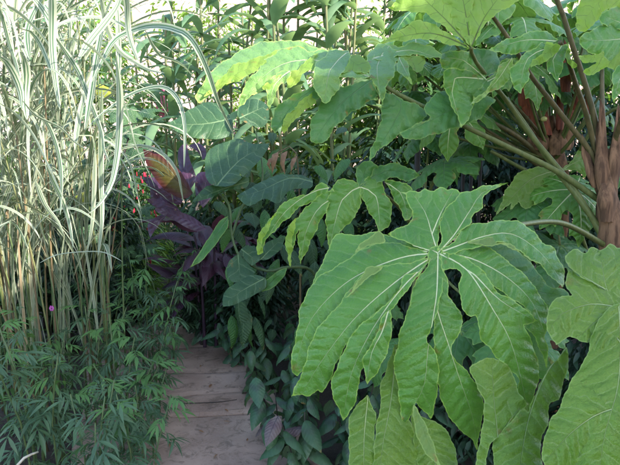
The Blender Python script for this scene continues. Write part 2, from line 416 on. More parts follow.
def palm_shape(nl, L, web=.42, spread=250, wid=.19, rnd=random, notch=True, lobe_len=None):
    """outline and ribs of a palmate leaf of radius L (metres); stalk enters at the origin, middle lobe points to +x"""
    a0 = -math.radians(spread) / 2; st = math.radians(spread) / (nl - 1); out, ribs = [], []
    for i in range(nl):
        a = a0 + st * i + rnd.uniform(-.05, .05)
        k = (lobe_len or (lambda t: 1 - .28 * abs(t) ** 1.5))((i - (nl - 1) / 2) / ((nl - 1) / 2)) * rnd.uniform(.93, 1.05)
        l = L * k; e = lambda x, y: (x * math.cos(a) - y * math.sin(a), x * math.sin(a) + y * math.cos(a))
        if i == 0: out.append(e(-.10 * L, -.02 * L)) if spread < 330 else None
        w_ = wid * L * rnd.uniform(.9, 1.1)
        pts = [(.50 * l, -w_ * .62), (.64 * l, -w_ * .95)]
        if notch: pts += [(.80 * l, -w_ * 1.02), (.80 * l, -w_ * .62)]
        else: pts += [(.80 * l, -w_ * .75)]
        pts += [(.92 * l, -w_ * .25), (l, 0), (.92 * l, w_ * .25)]
        if notch: pts += [(.78 * l, w_ * .6), (.79 * l, w_ * 1.0)]
        else: pts += [(.80 * l, w_ * .75)]
        pts += [(.64 * l, w_ * .95), (.50 * l, w_ * .62)]
        out += [e(*p) for p in pts]
        if i < nl - 1:
            b = a + st / 2; out.append((L * web * math.cos(b), L * web * math.sin(b)))
        ribs.append([(0, 0), e(.5 * l, 0), e(.97 * l, 0)])
    if spread < 330: out.append((-.10 * L * math.cos(-a0), -.10 * L * math.sin(-a0)))
    return out, ribs
def heart_shape(L, wid=.36, lobe=.12, tip=.0):
    o = [(0, 0), (-lobe * L, wid * .45 * L), (-.02 * L, wid * .85 * L), (.22 * L, wid * L), (.5 * L, wid * .78 * L), (.78 * L, wid * .36 * L), (L, 0),
         (.78 * L, -wid * .36 * L), (.5 * L, -wid * .78 * L), (.22 * L, -wid * L), (-.02 * L, -wid * .85 * L), (-lobe * L, -wid * .45 * L)]
    return o, [[(0, 0), (.5 * L, 0), (.97 * L, 0)]]
def lance_shape(L, wid=.13):
    o = [(0, .005 * L), (.15 * L, wid * .7 * L), (.38 * L, wid * L), (.65 * L, wid * .75 * L), (.88 * L, wid * .28 * L), (L, 0),
         (.88 * L, -wid * .28 * L), (.65 * L, -wid * .75 * L), (.38 * L, -wid * L), (.15 * L, -wid * .7 * L), (0, -.005 * L)]
    return o, [[(0, 0), (.5 * L, 0), (.97 * L, 0)]]
def flat_leaf(shape, L, grid, sp, droop, fold=.25, puff=.12, wave=.12, teeth=0.0, twist=0., ribw=.11):
    """3-D leaf in its own axes (stalk end at origin, growing along +x, upper side +z)"""
    out, ribs = shape
    Q, T, dt = blade(out, ribs, grid, sp, teeth, L * .03, ribw)
    h = relief(dt, sp, fold, puff * sp, wave * sp, L * .18)
    r = np.hypot(Q[:, 0], Q[:, 1]) + 1e-9; k = droop / L
    h = h * np.clip(r / (L * .1), .1, 1)
    rr = np.sin(k * r) / k if k > 1e-6 else r; z = -(1 - np.cos(k * r)) / k if k > 1e-6 else 0 * r
    X = Q[:, 0] / r * rr + Q[:, 0] / r * h * np.sin(k * r); Y = Q[:, 1] / r * rr + Q[:, 1] / r * h * np.sin(k * r); Z = z + h * np.cos(k * r)
    if twist:
        a = twist * X / L; Y, Z = Y * np.cos(a) - Z * np.sin(a), Y * np.sin(a) + Z * np.cos(a)
    return np.stack([X, Y, Z], 1), T, dt['rib'], dt['aux']
def mesh_data(name, geo, mat):
    V, T, rb, ax = geo
    me = bpy.data.meshes.new(name); me.from_pydata(V.tolist(), [], T.tolist())
    for nm, d in (('rib', rb), ('aux', ax)):
        l = me.uv_layers.new(name=nm); l.data.foreach_set('uv', np.asarray(d, np.float32).ravel())
    me.polygons.foreach_set('use_smooth', [True] * len(me.polygons)); me.materials.append(mat); return me
def inst(name, me, parent, loc, yaw, pitch=0, roll=0, scale=1):
    """yaw: heading of the leaf tip; pitch > 0 tips the blade downwards; loc in world coordinates"""
    o = bpy.data.objects.new(name, me); S.collection.objects.link(o); o.parent = parent
    o.location = Vector(loc) - parent_loc(parent)
    o.rotation_euler = (Matrix.Rotation(yaw, 3, 'Z') @ Matrix.Rotation(pitch, 3, 'Y') @ Matrix.Rotation(roll, 3, 'X')).to_euler()
    o.scale = (scale,) * 3
    return o

def scatter(tv, tf, pos, yaw, pit, rol, sc):
    """many copies of a small template merged into arrays"""
    n = len(pos); cy, sy, cp, sp_, cr, sr = np.cos(yaw), np.sin(yaw), np.cos(pit), np.sin(pit), np.cos(rol), np.sin(rol)
    R = np.empty((n, 3, 3))
    R[:, 0, 0] = cy * cp; R[:, 0, 1] = cy * sp_ * sr - sy * cr; R[:, 0, 2] = cy * sp_ * cr + sy * sr
    R[:, 1, 0] = sy * cp; R[:, 1, 1] = sy * sp_ * sr + cy * cr; R[:, 1, 2] = sy * sp_ * cr - cy * sr
    R[:, 2, 0] = -sp_; R[:, 2, 1] = cp * sr; R[:, 2, 2] = cp * cr
    tv = np.asarray(tv, float)
    V = np.einsum('nij,kj->nki', R, tv) * np.asarray(sc)[:, None, None] + np.asarray(pos)[:, None, :]
    k = len(tv); Fc = []
    base = np.arange(n) * k
    for f in tf: Fc.append(np.asarray(f)[None, :] + base[:, None])
    return V.reshape(-1, 3), Fc
def mk_scatter(name, V, Fl, mat, parent=None):
    faces = [tuple(r) for a in Fl for r in a.tolist()]
    return mk(name, V, faces, mat, parent)
LT_V = [(0, 0, 0), (.3, .16, .03), (.3, 0, -.02), (.3, -.16, .03), (.7, .12, -.01), (.7, 0, -.06), (.7, -.12, -.01), (1, 0, -.16)]
LT_F = [(0, 2, 1), (0, 3, 2), (1, 2, 5, 4), (2, 3, 6, 5), (4, 5, 7), (5, 6, 7)]
def narrow(wf): return [(x, y * wf, z) for x, y, z in LT_V]
def scat_leaves(name, n, centre, radii, size, mat, parent=None, wf=1.0, clumps=14, shell=.55, pit=(.1, 1.0), seed=0, ymin=None):
    g = np.random.default_rng(seed + 100)
    c = np.array(centre); r = np.array(radii)
    cd = g.normal(size=(clumps, 3)); cd /= np.linalg.norm(cd, axis=1)[:, None]; cc = c + cd * r * g.uniform(.35, .85, (clumps, 1))
    w_ = g.integers(0, clumps, n); dd = g.normal(size=(n, 3)); dd /= np.linalg.norm(dd, axis=1)[:, None]
    cr = g.uniform(.28, .55, clumps)
    pos = cc[w_] + dd * r * cr[w_][:, None] * (g.uniform(0, 1, n) ** .5)[:, None]
    pos[:, 2] = np.maximum(pos[:, 2], .03)
    out = pos - c; yaw = np.arctan2(out[:, 1], out[:, 0]) + g.normal(0, .9, n)
    V, Fl = scatter(narrow(wf), LT_F, pos, yaw, g.uniform(*pit, n), g.normal(0, .5, n), size * g.uniform(.6, 1.25, n))
    return mk_scatter(name, V, Fl, mat, parent), cc

# ------------------------------------------------------------------ setting: ground, path, added shade block at right, brick house
def structure(name, V, Fc, mat): return setp(mk(name, V, Fc, mat, smooth=False), kind='structure')
def mk_soil():
    m, n = new_mat('soil'); g = N(n, 'ShaderNodeNewGeometry')
    a = noise(n, 6, 6, .65, vec=g.outputs['Position']); b = noise(n, 70, 4, .6, vec=g.outputs['Position'])
    c = mixc(n, a, (.022, .016, .013), (.060, .042, .032)); c = mixc(n, sstep(n, b, .5, .8), c, (.10, .075, .055))
    pr = N(n, 'ShaderNodeBsdfPrincipled'); pr.inputs['Roughness'].default_value = .95; n.links.new(c, pr.inputs['Base Color'])
    bp = N(n, 'ShaderNodeBump'); bp.inputs['Strength'].default_value = .9; bp.inputs['Distance'].default_value = .02
    n.links.new(math_(n, 'ADD', a, math_(n, 'MULTIPLY', b, .3)), bp.inputs['Height']); n.links.new(bp.outputs[0], pr.inputs['Normal'])
    o = N(n, 'ShaderNodeOutputMaterial'); n.links.new(pr.outputs[0], o.inputs[0]); return m
M['soil'] = mk_soil()
gx = np.concatenate([np.linspace(-60, -5, 8), np.linspace(-4.5, 5, 60), np.linspace(6, 60, 8)])
gy = np.concatenate([np.linspace(-30, -1, 6), np.linspace(0, 9, 70), np.linspace(10, 120, 12)])
XX, YY = np.meshgrid(gx, gy)
def path_cx(y): return -.57 - .36 * (y - 2.4) - .10 * np.maximum(y - 3.3, 0) ** 2
def gheight(x, y):
    h = .05 * np.sin(x * 2.1 + y) * np.sin(y * 1.7 - x * .6) + .03 * np.sin(x * 5.3) * np.sin(y * 4.1)
    d = np.abs(x - path_cx(y)); near = np.clip((d - .62) / .35, 0, 1)
    return h * near + .02 * near - .012
ZZ = gheight(XX, YY); nx, ny = len(gx), len(gy)
structure('ground', np.stack([XX.ravel(), YY.ravel(), ZZ.ravel()], 1),
          [(j * nx + i, j * nx + i + 1, (j + 1) * nx + i + 1, (j + 1) * nx + i) for j in range(ny - 1) for i in range(nx - 1)], M['soil'])
bpy.data.objects['ground'].data.polygons.foreach_set('use_smooth', [True] * len(bpy.data.objects['ground'].data.polygons))

def mk_slab():
    m, n = new_mat('path_stone'); g = N(n, 'ShaderNodeNewGeometry')
    a = noise(n, 2.6, 6, .6, vec=g.outputs['Position']); b = noise(n, 14, 6, .7, vec=g.outputs['Position'], dist=1.0); c3 = noise(n, 120, 3, .6, vec=g.outputs['Position'])
    c = mixc(n, sstep(n, a, .3, .7), (.245, .155, .118), (.400, .275, .215))
    c = mixc(n, math_(n, 'MULTIPLY', sstep(n, b, .48, .66), .62), c, (.10, .065, .045))
    c = mixc(n, math_(n, 'MULTIPLY', sstep(n, c3, .45, .75), .30), c, (.36, .28, .25))
    v = N(n, 'ShaderNodeTexVoronoi'); v.inputs['Scale'].default_value = 9; n.links.new(g.outputs['Position'], v.inputs['Vector'])
    sp_ = math_(n, 'SUBTRACT', 1.0, sstep(n, v.outputs['Distance'], .05, .16))
    c = mixc(n, math_(n, 'MULTIPLY', math_(n, 'MULTIPLY', sp_, sstep(n, a, .45, .6)), .6), c, (.05, .03, .03))
    pr = N(n, 'ShaderNodeBsdfPrincipled'); pr.inputs['Roughness'].default_value = .8; n.links.new(c, pr.inputs['Base Color'])
    pr.inputs['Specular IOR Level'].default_value = .3
    bp = N(n, 'ShaderNodeBump'); bp.inputs['Strength'].default_value = .4; bp.inputs['Distance'].default_value = .007
    n.links.new(math_(n, 'ADD', b, math_(n, 'MULTIPLY', c3, .35)), bp.inputs['Height']); n.links.new(bp.outputs[0], pr.inputs['Normal'])
    o = N(n, 'ShaderNodeOutputMaterial'); n.links.new(pr.outputs[0], o.inputs[0]); return m
M['slab'] = mk_slab()
# path: rough stone slabs butted end to end with dark open joints
V, Fc = [], []
ycuts = [1.2, 1.95, 2.68, 2.90, 3.22, 3.62, 4.15]
def slab(y0, y1, sl0, sl1, dz):
    nxs, nys = 14, 8; b = len(V)
    for j in range(nys + 1):
        for i in range(nxs + 1):
            fx, fy = i / nxs, j / nys
            g0 = .005 * math.sin(fx * 9 + y0 * 7) + .004 * math.sin(fx * 31 + y0); g1 = .005 * math.sin(fx * 8 + y1 * 7) + .004 * math.sin(fx * 27 + y1)
            yy = (y0 + .004 + g0 + sl0 * (fx - .5)) * (1 - fy) + (y1 - .004 + g1 + sl1 * (fx - .5)) * fy
            cx = float(path_cx(np.array(yy))); hw = .57 + .02 * math.sin(yy * 6)
            rim = min(1, min(fx, 1 - fx) * 14, min(fy, 1 - fy) * 9)
            V.append((cx + (fx - .5) * 2 * hw, yy, .018 + dz + .006 * math.sqrt(rim) + .003 * math.sin(fx * 11 + yy * 9)))
    for j in range(nys):
        for i in range(nxs):
            q = b + j * (nxs + 1) + i; Fc.append((q, q + 1, q + nxs + 2, q + nxs + 1))
    # skirt
    edge = [b + i for i in range(nxs + 1)] + [b + j * (nxs + 1) + nxs for j in range(1, nys + 1)] + [b + nys * (nxs + 1) + i for i in range(nxs - 1, -1, -1)] + [b + j * (nxs + 1) for j in range(nys - 1, 0, -1)]
    c0 = len(V); V.extend([(V[e][0], V[e][1], -.05) for e in edge])
    for i in range(len(edge)):
        k = (i + 1) % len(edge); Fc.append((edge[i], c0 + i, c0 + k, edge[k]))
sl = [.0, .05, .06, .20, .08, .26, .1, .1, 0]
for i in range(len(ycuts) - 1): slab(ycuts[i], ycuts[i + 1], sl[i], sl[i + 1], random.uniform(-.003, .004))
structure('path', V, Fc, M['slab'])

def mk_brick(name, c1, c2, mort, scale=1.0):
    m, n = new_mat(name); tc = N(n, 'ShaderNodeTexCoord')
    mp = N(n, 'ShaderNodeMapping'); mp.inputs['Rotation'].default_value = (math.radians(90), 0, 0)
    n.links.new(tc.outputs['Object'], mp.inputs[0])
    b = N(n, 'ShaderNodeTexBrick'); b.inputs['Scale'].default_value = 1.0
    b.inputs['Brick Width'].default_value = .225; b.inputs['Row Height'].default_value = .075; b.inputs['Mortar Size'].default_value = .011
    b.inputs['Color1'].default_value = (*c1, 1); b.inputs['Color2'].default_value = (*c2, 1); b.inputs['Mortar'].default_value = (*mort, 1)
    n.links.new(mp.outputs[0], b.inputs[0])
    nz = noise(n, 3, 4, .6, vec=tc.outputs['Object'])
    c = mixc(n, math_(n, 'MULTIPLY', nz, .5), b.outputs[0], (.55, .45, .38), 'MULTIPLY')
    pr = N(n, 'ShaderNodeBsdfPrincipled'); pr.inputs['Roughness'].default_value = .9; n.links.new(c, pr.inputs['Base Color'])
    bp = N(n, 'ShaderNodeBump'); bp.inputs['Distance'].default_value = .008; n.links.new(b.outputs['Fac'], bp.inputs['Height']); bp.invert = True
    n.links.new(bp.outputs[0], pr.inputs['Normal'])
    o = N(n, 'ShaderNodeOutputMaterial'); n.links.new(pr.outputs[0], o.inputs[0]); return m
M['pale_brick'] = mk_brick('pale_pink_brick', (.50, .33, .30), (.44, .28, .25), (.62, .56, .52))
M['shade_block_brick'] = mk_brick('light_render_brick', (.50, .42, .36), (.44, .36, .30), (.55, .5, .45))
M['tile'] = bark('roof_tile', (.16, .08, .06), (.22, .11, .08), 12, .8, 1, .5)
def box(x0, x1, y0, y1, z0, z1):
    v = [(x, y, z) for z in (z0, z1) for y in (y0, y1) for x in (x0, x1)]
    return v, [(0, 2, 3, 1), (4, 5, 7, 6), (0, 1, 5, 4), (2, 6, 7, 3), (0, 4, 6, 2), (1, 3, 7, 5)]
def roof_geo(x0, x1, y0, y1, z, h):
    ym = (y0 + y1) / 2; v = [(x0, y0, z), (x1, y0, z), (x1, y1, z), (x0, y1, z), (x0, ym, z + h), (x1, ym, z + h)]
    return v, [(0, 1, 5, 4), (2, 3, 4, 5), (0, 4, 3), (1, 2, 5), (3, 2, 1, 0)]
bh = thing('brick_house', 'sunlit pale pinkish brick wall seen through the grasses at the back', 'house', (-2, 13, 0))
mk('wall', *box(-14, 9, 12.5, 17, 0, 5.6), M['pale_brick'], bh, smooth=False)
mk('roof', *roof_geo(-14.4, 9.4, 12.0, 17.5, 5.605, 2.2), M['tile'], bh, smooth=False)
SHADE_H = 4.84
shade_block = thing('house', 'unseen light brick block added to shade the plants, beyond the right edge of the picture', 'house', (8, 0, 0))  # unseen building added to keep the foreground plants in shade
mk('wall', *box(5.0, 11, -9.0, 1.7, 0, SHADE_H), M['shade_block_brick'], shade_block, smooth=False)
mk('roof', *box(4.95, 11.05, -9.05, 1.75, SHADE_H + .003, SHADE_H + .12), M['tile'], shade_block, smooth=False)


# ------------------------------------------------------------------ traced rice-paper plants
def plane(cx, cy, d0, ax=0, ay=0, qx=0, qy=0):
    def f(x, y):
        s, t = (x - cx) / 100, (y - cy) / 100
        return d0 + ax * s + ay * t + qx * s * s + qy * t * t
    return f
def petiole(parent, pts, r0, r1, mat='petiole'):
    q = [PV(*p) for p in pts]
    return tube('petiole', q, r0 * .85, r1 * .92, M[mat], parent, 10)

TA = thing('rice_paper_plant', 'largest plant: huge flat lobed leaf in front, furry brown trunk at the right edge', 'giant leaf plant', ground(607, 500)[:2] and (PV(608, 240, 2.2).x, PV(608, 240, 2.2).y, 0), 'rice paper plants with giant lobed leaves')
# trunk
tp = [PV(603, 150, 2.2), PV(606, 180, 2.2), PV(609, 215, 2.2), PV(611, 260, 2.2)]
tx, ty = tp[-1].x, tp[-1].y
trunk_pts = [(tx + .01, ty, 0), (tx - .01, ty + .01, .4), (tx, ty, .75)] + [tuple(p) for p in tp[::-1]]
pp = catmull(trunk_pts, .03); nP = len(pp)
rr = [.053 + .012 * math.sin(i * .9) * (1 if i % 5 == 0 else .4) - .012 * (i / nP) ** 3 for i in range(nP)]
Vt, Ft = tube_geo(pp, rr, 18, .07)
mk('trunk', [tuple(v) for v in Vt], Ft, M['trunk'], TA)

C = (438, 253)
hero = [
 ([(430, 249), (438, 246), (446, 249), (449, 255), (446, 261), (438, 264), (430, 261), (427, 255)], [[(438, 253), (430, 249)], [(438, 253), (438, 263)], [(438, 253), (447, 257)], [(438, 253), (443, 247)]], 4),
 # far left upper lobe
 ([(430, 251), (405, 240), (385, 234), (370, 232), (357, 235.5), (341, 233), (332, 240), (326, 255), (317, 273), (305, 300), (300, 318), (320, 320), (345, 290), (365, 272), (400, 262)],
  [[(438, 253), (405, 250), (360, 256), (325, 285)]], -9),
 ([(432, 254), (405, 245), (385, 242), (364, 248), (352, 256), (335, 267), (316, 279), (304, 299), (299, 311), (298, 326), (292, 354), (291, 368), (297, 376), (310, 364), (330, 335), (350, 308), (372, 288), (405, 270)],
  [[(438, 253), (400, 258), (350, 280), (312, 318), (297, 360)]], -4),
 ([(432, 256), (412, 262), (392, 264), (372, 268), (360, 277), (349, 290), (337, 307), (328, 316), (317, 329), (309, 347), (304, 367), (297, 383), (291, 397), (302, 394), (309, 397), (318, 390), (322, 392), (329, 383), (336, 364), (347, 344), (358, 329), (379, 311), (399, 293), (420, 272)],
  [[(438, 253), (398, 280), (357, 316), (325, 356), (305, 388)]], 3),
 ([(434, 257), (420, 270), (404, 276), (400, 286), (396, 294), (378, 311), (357, 328), (347, 344), (339, 362), (331, 383), (333, 396), (338, 408), (343, 420), (349, 414), (357, 397), (359, 381), (364, 366), (376, 350), (386, 325), (391, 311), (403, 296), (412, 284), (424, 268)],
  [[(438, 253), (402, 288), (372, 330), (352, 372), (344, 412)]], 8),
 ([(388, 310), (391, 314), (392, 328), (390, 342), (386, 355), (378, 371), (367, 385), (365, 373), (362, 362), (366, 352), (375, 338), (382, 318)],
  [[(388, 312), (382, 332), (372, 352), (367, 380)]], 12),
 # downward lobes
 ([(432, 256), (425, 270), (416, 280), (411, 297), (407, 313), (400, 331), (397, 350), (393, 364), (396, 376), (398, 388), (400, 409), (404, 428), (411, 414), (416, 403), (424, 411), (431, 420), (435, 405), (438, 385), (439, 368), (437, 356), (431, 346), (427, 338), (434, 322), (440, 300), (444, 275), (441, 258)],
  [[(438, 253), (437, 290), (434, 312), (428, 350), (424, 385), (410, 412)]], 6),
 ([(437, 256), (434, 275), (433, 305), (434, 330), (434, 352), (438, 385), (444, 407), (457, 427), (470, 438), (477, 450), (480, 430), (484, 408), (480, 390), (470, 375), (463, 367), (454, 358), (451, 350), (456, 339), (463, 322), (456, 305), (448, 296), (449, 286), (447, 278), (444, 272), (442, 258)],
  [[(438, 253), (437, 290), (437, 308), (448, 343), (460, 380), (472, 415), (477, 447)]], 3),
 # lower right lobes
 ([(440, 256), (443, 272), (450, 269), (457, 269), (461, 274), (459, 286), (462, 306), (469, 317), (477, 317), (480, 337), (491, 350), (496, 357), (508, 368), (518, 378), (518, 392), (524, 406), (529, 416), (534, 397), (539, 376), (537, 358), (528, 333), (524, 325), (538, 321), (523, 307), (508, 297), (496, 291), (490, 280), (480, 268), (462, 256), (445, 251)],
  [[(438, 253), (467, 270), (494, 311), (510, 340), (520, 374), (528, 412)], [(467, 270), (475, 275), (500, 300), (534, 320)]], 7),
 ([(442, 252), (460, 247), (481, 246), (494, 250), (505, 259), (518, 269), (529, 279), (538, 292), (546, 304), (550, 317), (547, 330), (545, 337), (548, 350), (547, 368), (540, 350), (533, 335), (525, 325), (530, 312), (512, 299), (492, 285), (478, 275), (465, 268), (450, 260)],
  [[(438, 253), (470, 258), (505, 276), (532, 302), (545, 335)]], 1),
 # right arching lobe
 ([(440, 250), (455, 240), (463, 228), (471, 224), (482, 223), (495, 221), (507, 220), (520, 222), (533, 231), (544, 243), (554, 248), (559, 260), (565, 272), (563, 287), (552, 278), (539, 264), (528, 258), (515, 248), (500, 242), (490, 245), (480, 247), (465, 250), (450, 254)],
  [[(438, 253), (457, 246), (485, 236), (512, 234), (540, 252), (560, 278)]], 5),
 # top lobes
 ([(437, 251), (441, 240), (440, 222), (445, 210), (454, 200), (461, 193), (470, 191), (480, 187), (490, 185), (508, 183), (498, 188), (491, 190), (483, 199), (482, 208), (473, 216), (470, 224), (460, 232), (447, 246)],
  [[(438, 253), (454, 235), (471, 209), (482, 193), (503, 184)]], 4),
 ([(436, 251), (439, 240), (439, 226), (446, 212), (457, 203), (460, 193), (454, 188), (447, 190), (440, 187), (432, 191), (425, 189), (420, 192), (412, 190), (404, 193), (396, 190), (401, 193), (406, 194), (408, 205), (413, 213), (411, 221), (401, 227), (386, 234), (408, 243), (428, 251)],
  [[(438, 253), (432, 234), (425, 212), (412, 193)], [(432, 234), (441, 213), (453, 191)], [(438, 253), (412, 245), (388, 237)]], 0),
]
hero = [(o_, r_, l_ * 2.2) for o_, r_, l_ in hero]
hd = lambda x, y: 1.30 - .19 * (y - 253) / 100 + .085 * np.maximum((y - 253) / 100, 0) ** 2 + .05 * ((x - 438) / 100) ** 2
traced(hero, hd, TA, centre=C, grid=2.4, label='huge flat open leaf with pale ribs, nearest the viewer')
# rolled margins that show the yellow-green underside
for o_ in ([(379, 231), (372, 236), (362, 242), (354, 254), (351, 258), (357, 252), (365, 247), (377, 244), (385, 242), (384, 235)],
           [(383, 266), (376, 266), (367, 268), (360, 278), (352, 290), (345, 298), (356, 290), (365, 280), (377, 273)],
           [(355, 359), (357, 365), (359, 376), (361, 366), (362, 358)],
           [(467, 242), (478, 239), (490, 237), (500, 241), (512, 245), (522, 253), (531, 259), (538, 264), (528, 258), (516, 251), (503, 245), (490, 246), (478, 245)]):
    c0 = np.mean(o_, 0)
    traced([(o_, [[o_[0], tuple(c0), o_[len(o_) // 2]]], 11)], hd, TA, name='leaf_margin', mat='rice_margin', grid=2.2, wave=.6, puff=.3, fold=.1, ribw=.01)
petiole(TA, [(438, 254, 1.315), (470, 240, 1.45), (525, 224, 1.72), (565, 224, 1.98), (606, 246, 2.2)], .007, .013)

# leaves at the lower right and lower centre
R1 = plane(619, 307, 1.12, ax=-.03, ay=-.16, qy=.05)
traced([
 ([(625, 312), (607, 291), (590, 282), (572, 270), (568, 264), (565, 256), (575, 249), (585, 253), (591, 247), (600, 250), (610, 244), (619, 248), (630, 238), (655, 235), (660, 300), (650, 330), (620, 322)],
  [[(619, 307), (607, 290), (601, 259)], [(607, 290), (583, 276), (569, 266)], [(619, 307), (632, 280), (645, 245)]], 0),
 ([(640, 308), (622, 298), (607, 287), (583, 278), (568, 268), (566, 285), (572, 295), (560, 297), (553, 300), (549, 310), (546, 322), (550, 336), (556, 345), (567, 338), (575, 338), (588, 343), (600, 334), (618, 330), (630, 315)],
  [[(619, 307), (590, 304), (560, 315), (550, 330)], [(619, 307), (600, 318), (580, 336)]], 2)],
 R1, TA, centre=(619, 307), mat='rice_light', grid=3, label='yellower lobed leaf at the lower right')
R2 = plane(600, 400, .98, ax=-.04, ay=-.10, qy=.05)
traced([
 ([(612, 306), (600, 318), (592, 334), (589, 348), (584, 361), (574, 376), (566, 391), (562, 402), (557, 412), (550, 420), (546, 434), (542, 448), (543, 461), (548, 474), (556, 510), (585, 560), (600, 590), (630, 560), (665, 500), (680, 400), (670, 330), (640, 300)],
  [[(619, 307), (621, 345), (618, 386), (612, 409), (603, 443), (598, 490)], [(612, 409), (594, 416), (571, 433), (548, 458)], [(619, 340), (640, 370), (655, 400)]], 3)],
 R2, TA, mat='rice_light', grid=3.2, sp=15, puff=3.0, label='broad leaf lobe cut by the right bottom corner')
traced([
 ([(566, 347), (569, 360), (566, 374), (561, 391), (559, 400), (549, 404), (549, 420), (543, 435), (540, 448), (543, 470), (545, 510), (525, 570), (503, 520), (495, 470), (493, 444), (505, 428), (524, 407), (528, 412), (535, 394), (547, 371), (558, 358)],
  [[(566, 348), (547, 372), (530, 414), (521, 460), (517, 500)]], 2),
 ([(470, 368), (482, 360), (494, 358), (503, 362), (512, 371), (518, 390), (526, 406), (512, 425), (494, 441), (487, 455), (486, 500), (478, 540), (470, 500), (474, 470), (480, 440), (484, 405), (478, 388)],
  [[(500, 500), (498, 440), (494, 400), (492, 362)], [(498, 440), (510, 420), (521, 406)]], -4)],
 plane(520, 420, 1.12, ax=.02, ay=-.1), TA, mat='rice_light', grid=3, sp=16, label='narrow folded leaf lobe hanging below the huge leaf')
traced([
 ([(350, 500), (349, 428), (352, 412), (360, 402), (367, 395), (372, 405), (376, 417), (374, 445), (379, 490), (366, 545), (354, 510)], [[(368, 398), (364, 440), (364, 495)]], 0),
 ([(372, 500), (374, 450), (377, 420), (381, 405), (380, 388), (386, 370), (394, 345), (403, 350), (403, 395), (411, 424), (421, 450), (430, 490), (425, 540), (400, 590), (382, 545)],
  [[(396, 350), (391, 400), (382, 450), (379, 495)]], 3),
 ([(410, 405), (425, 418), (440, 424), (452, 440), (459, 470), (460, 500), (448, 550), (430, 510), (416, 455)], [[(412, 408), (432, 450), (440, 500)]], -3)],
 plane(390, 420, 1.20, ay=-.1), TA, mat='rice_light', grid=3, sp=13, label='young leaf hanging under the huge leaf')
traced([([(413, 403), (419, 412), (428, 430), (436, 452), (440, 467), (430, 458), (420, 444), (414, 424)], [[(413, 404), (424, 432), (438, 465)]], 0)],
       plane(420, 430, 1.14, ay=-.1), TA, name='leaf_margin', mat='rice_margin', grid=2.4, wave=.8, ribw=.01)
traced([([(500, 238), (530, 262), (548, 285), (566, 290), (572, 300), (556, 300), (550, 312), (540, 330), (546, 350), (560, 370), (548, 380), (520, 370), (500, 330), (480, 290), (470, 250)],
  [[(480, 245), (520, 290), (545, 350)], [(515, 285), (540, 292), (562, 296)]], 0)], plane(520, 300, 1.42, ay=-.1), TA, mat='rice_dark', grid=3, sp=14, label='shaded leaf behind the right arching lobe')

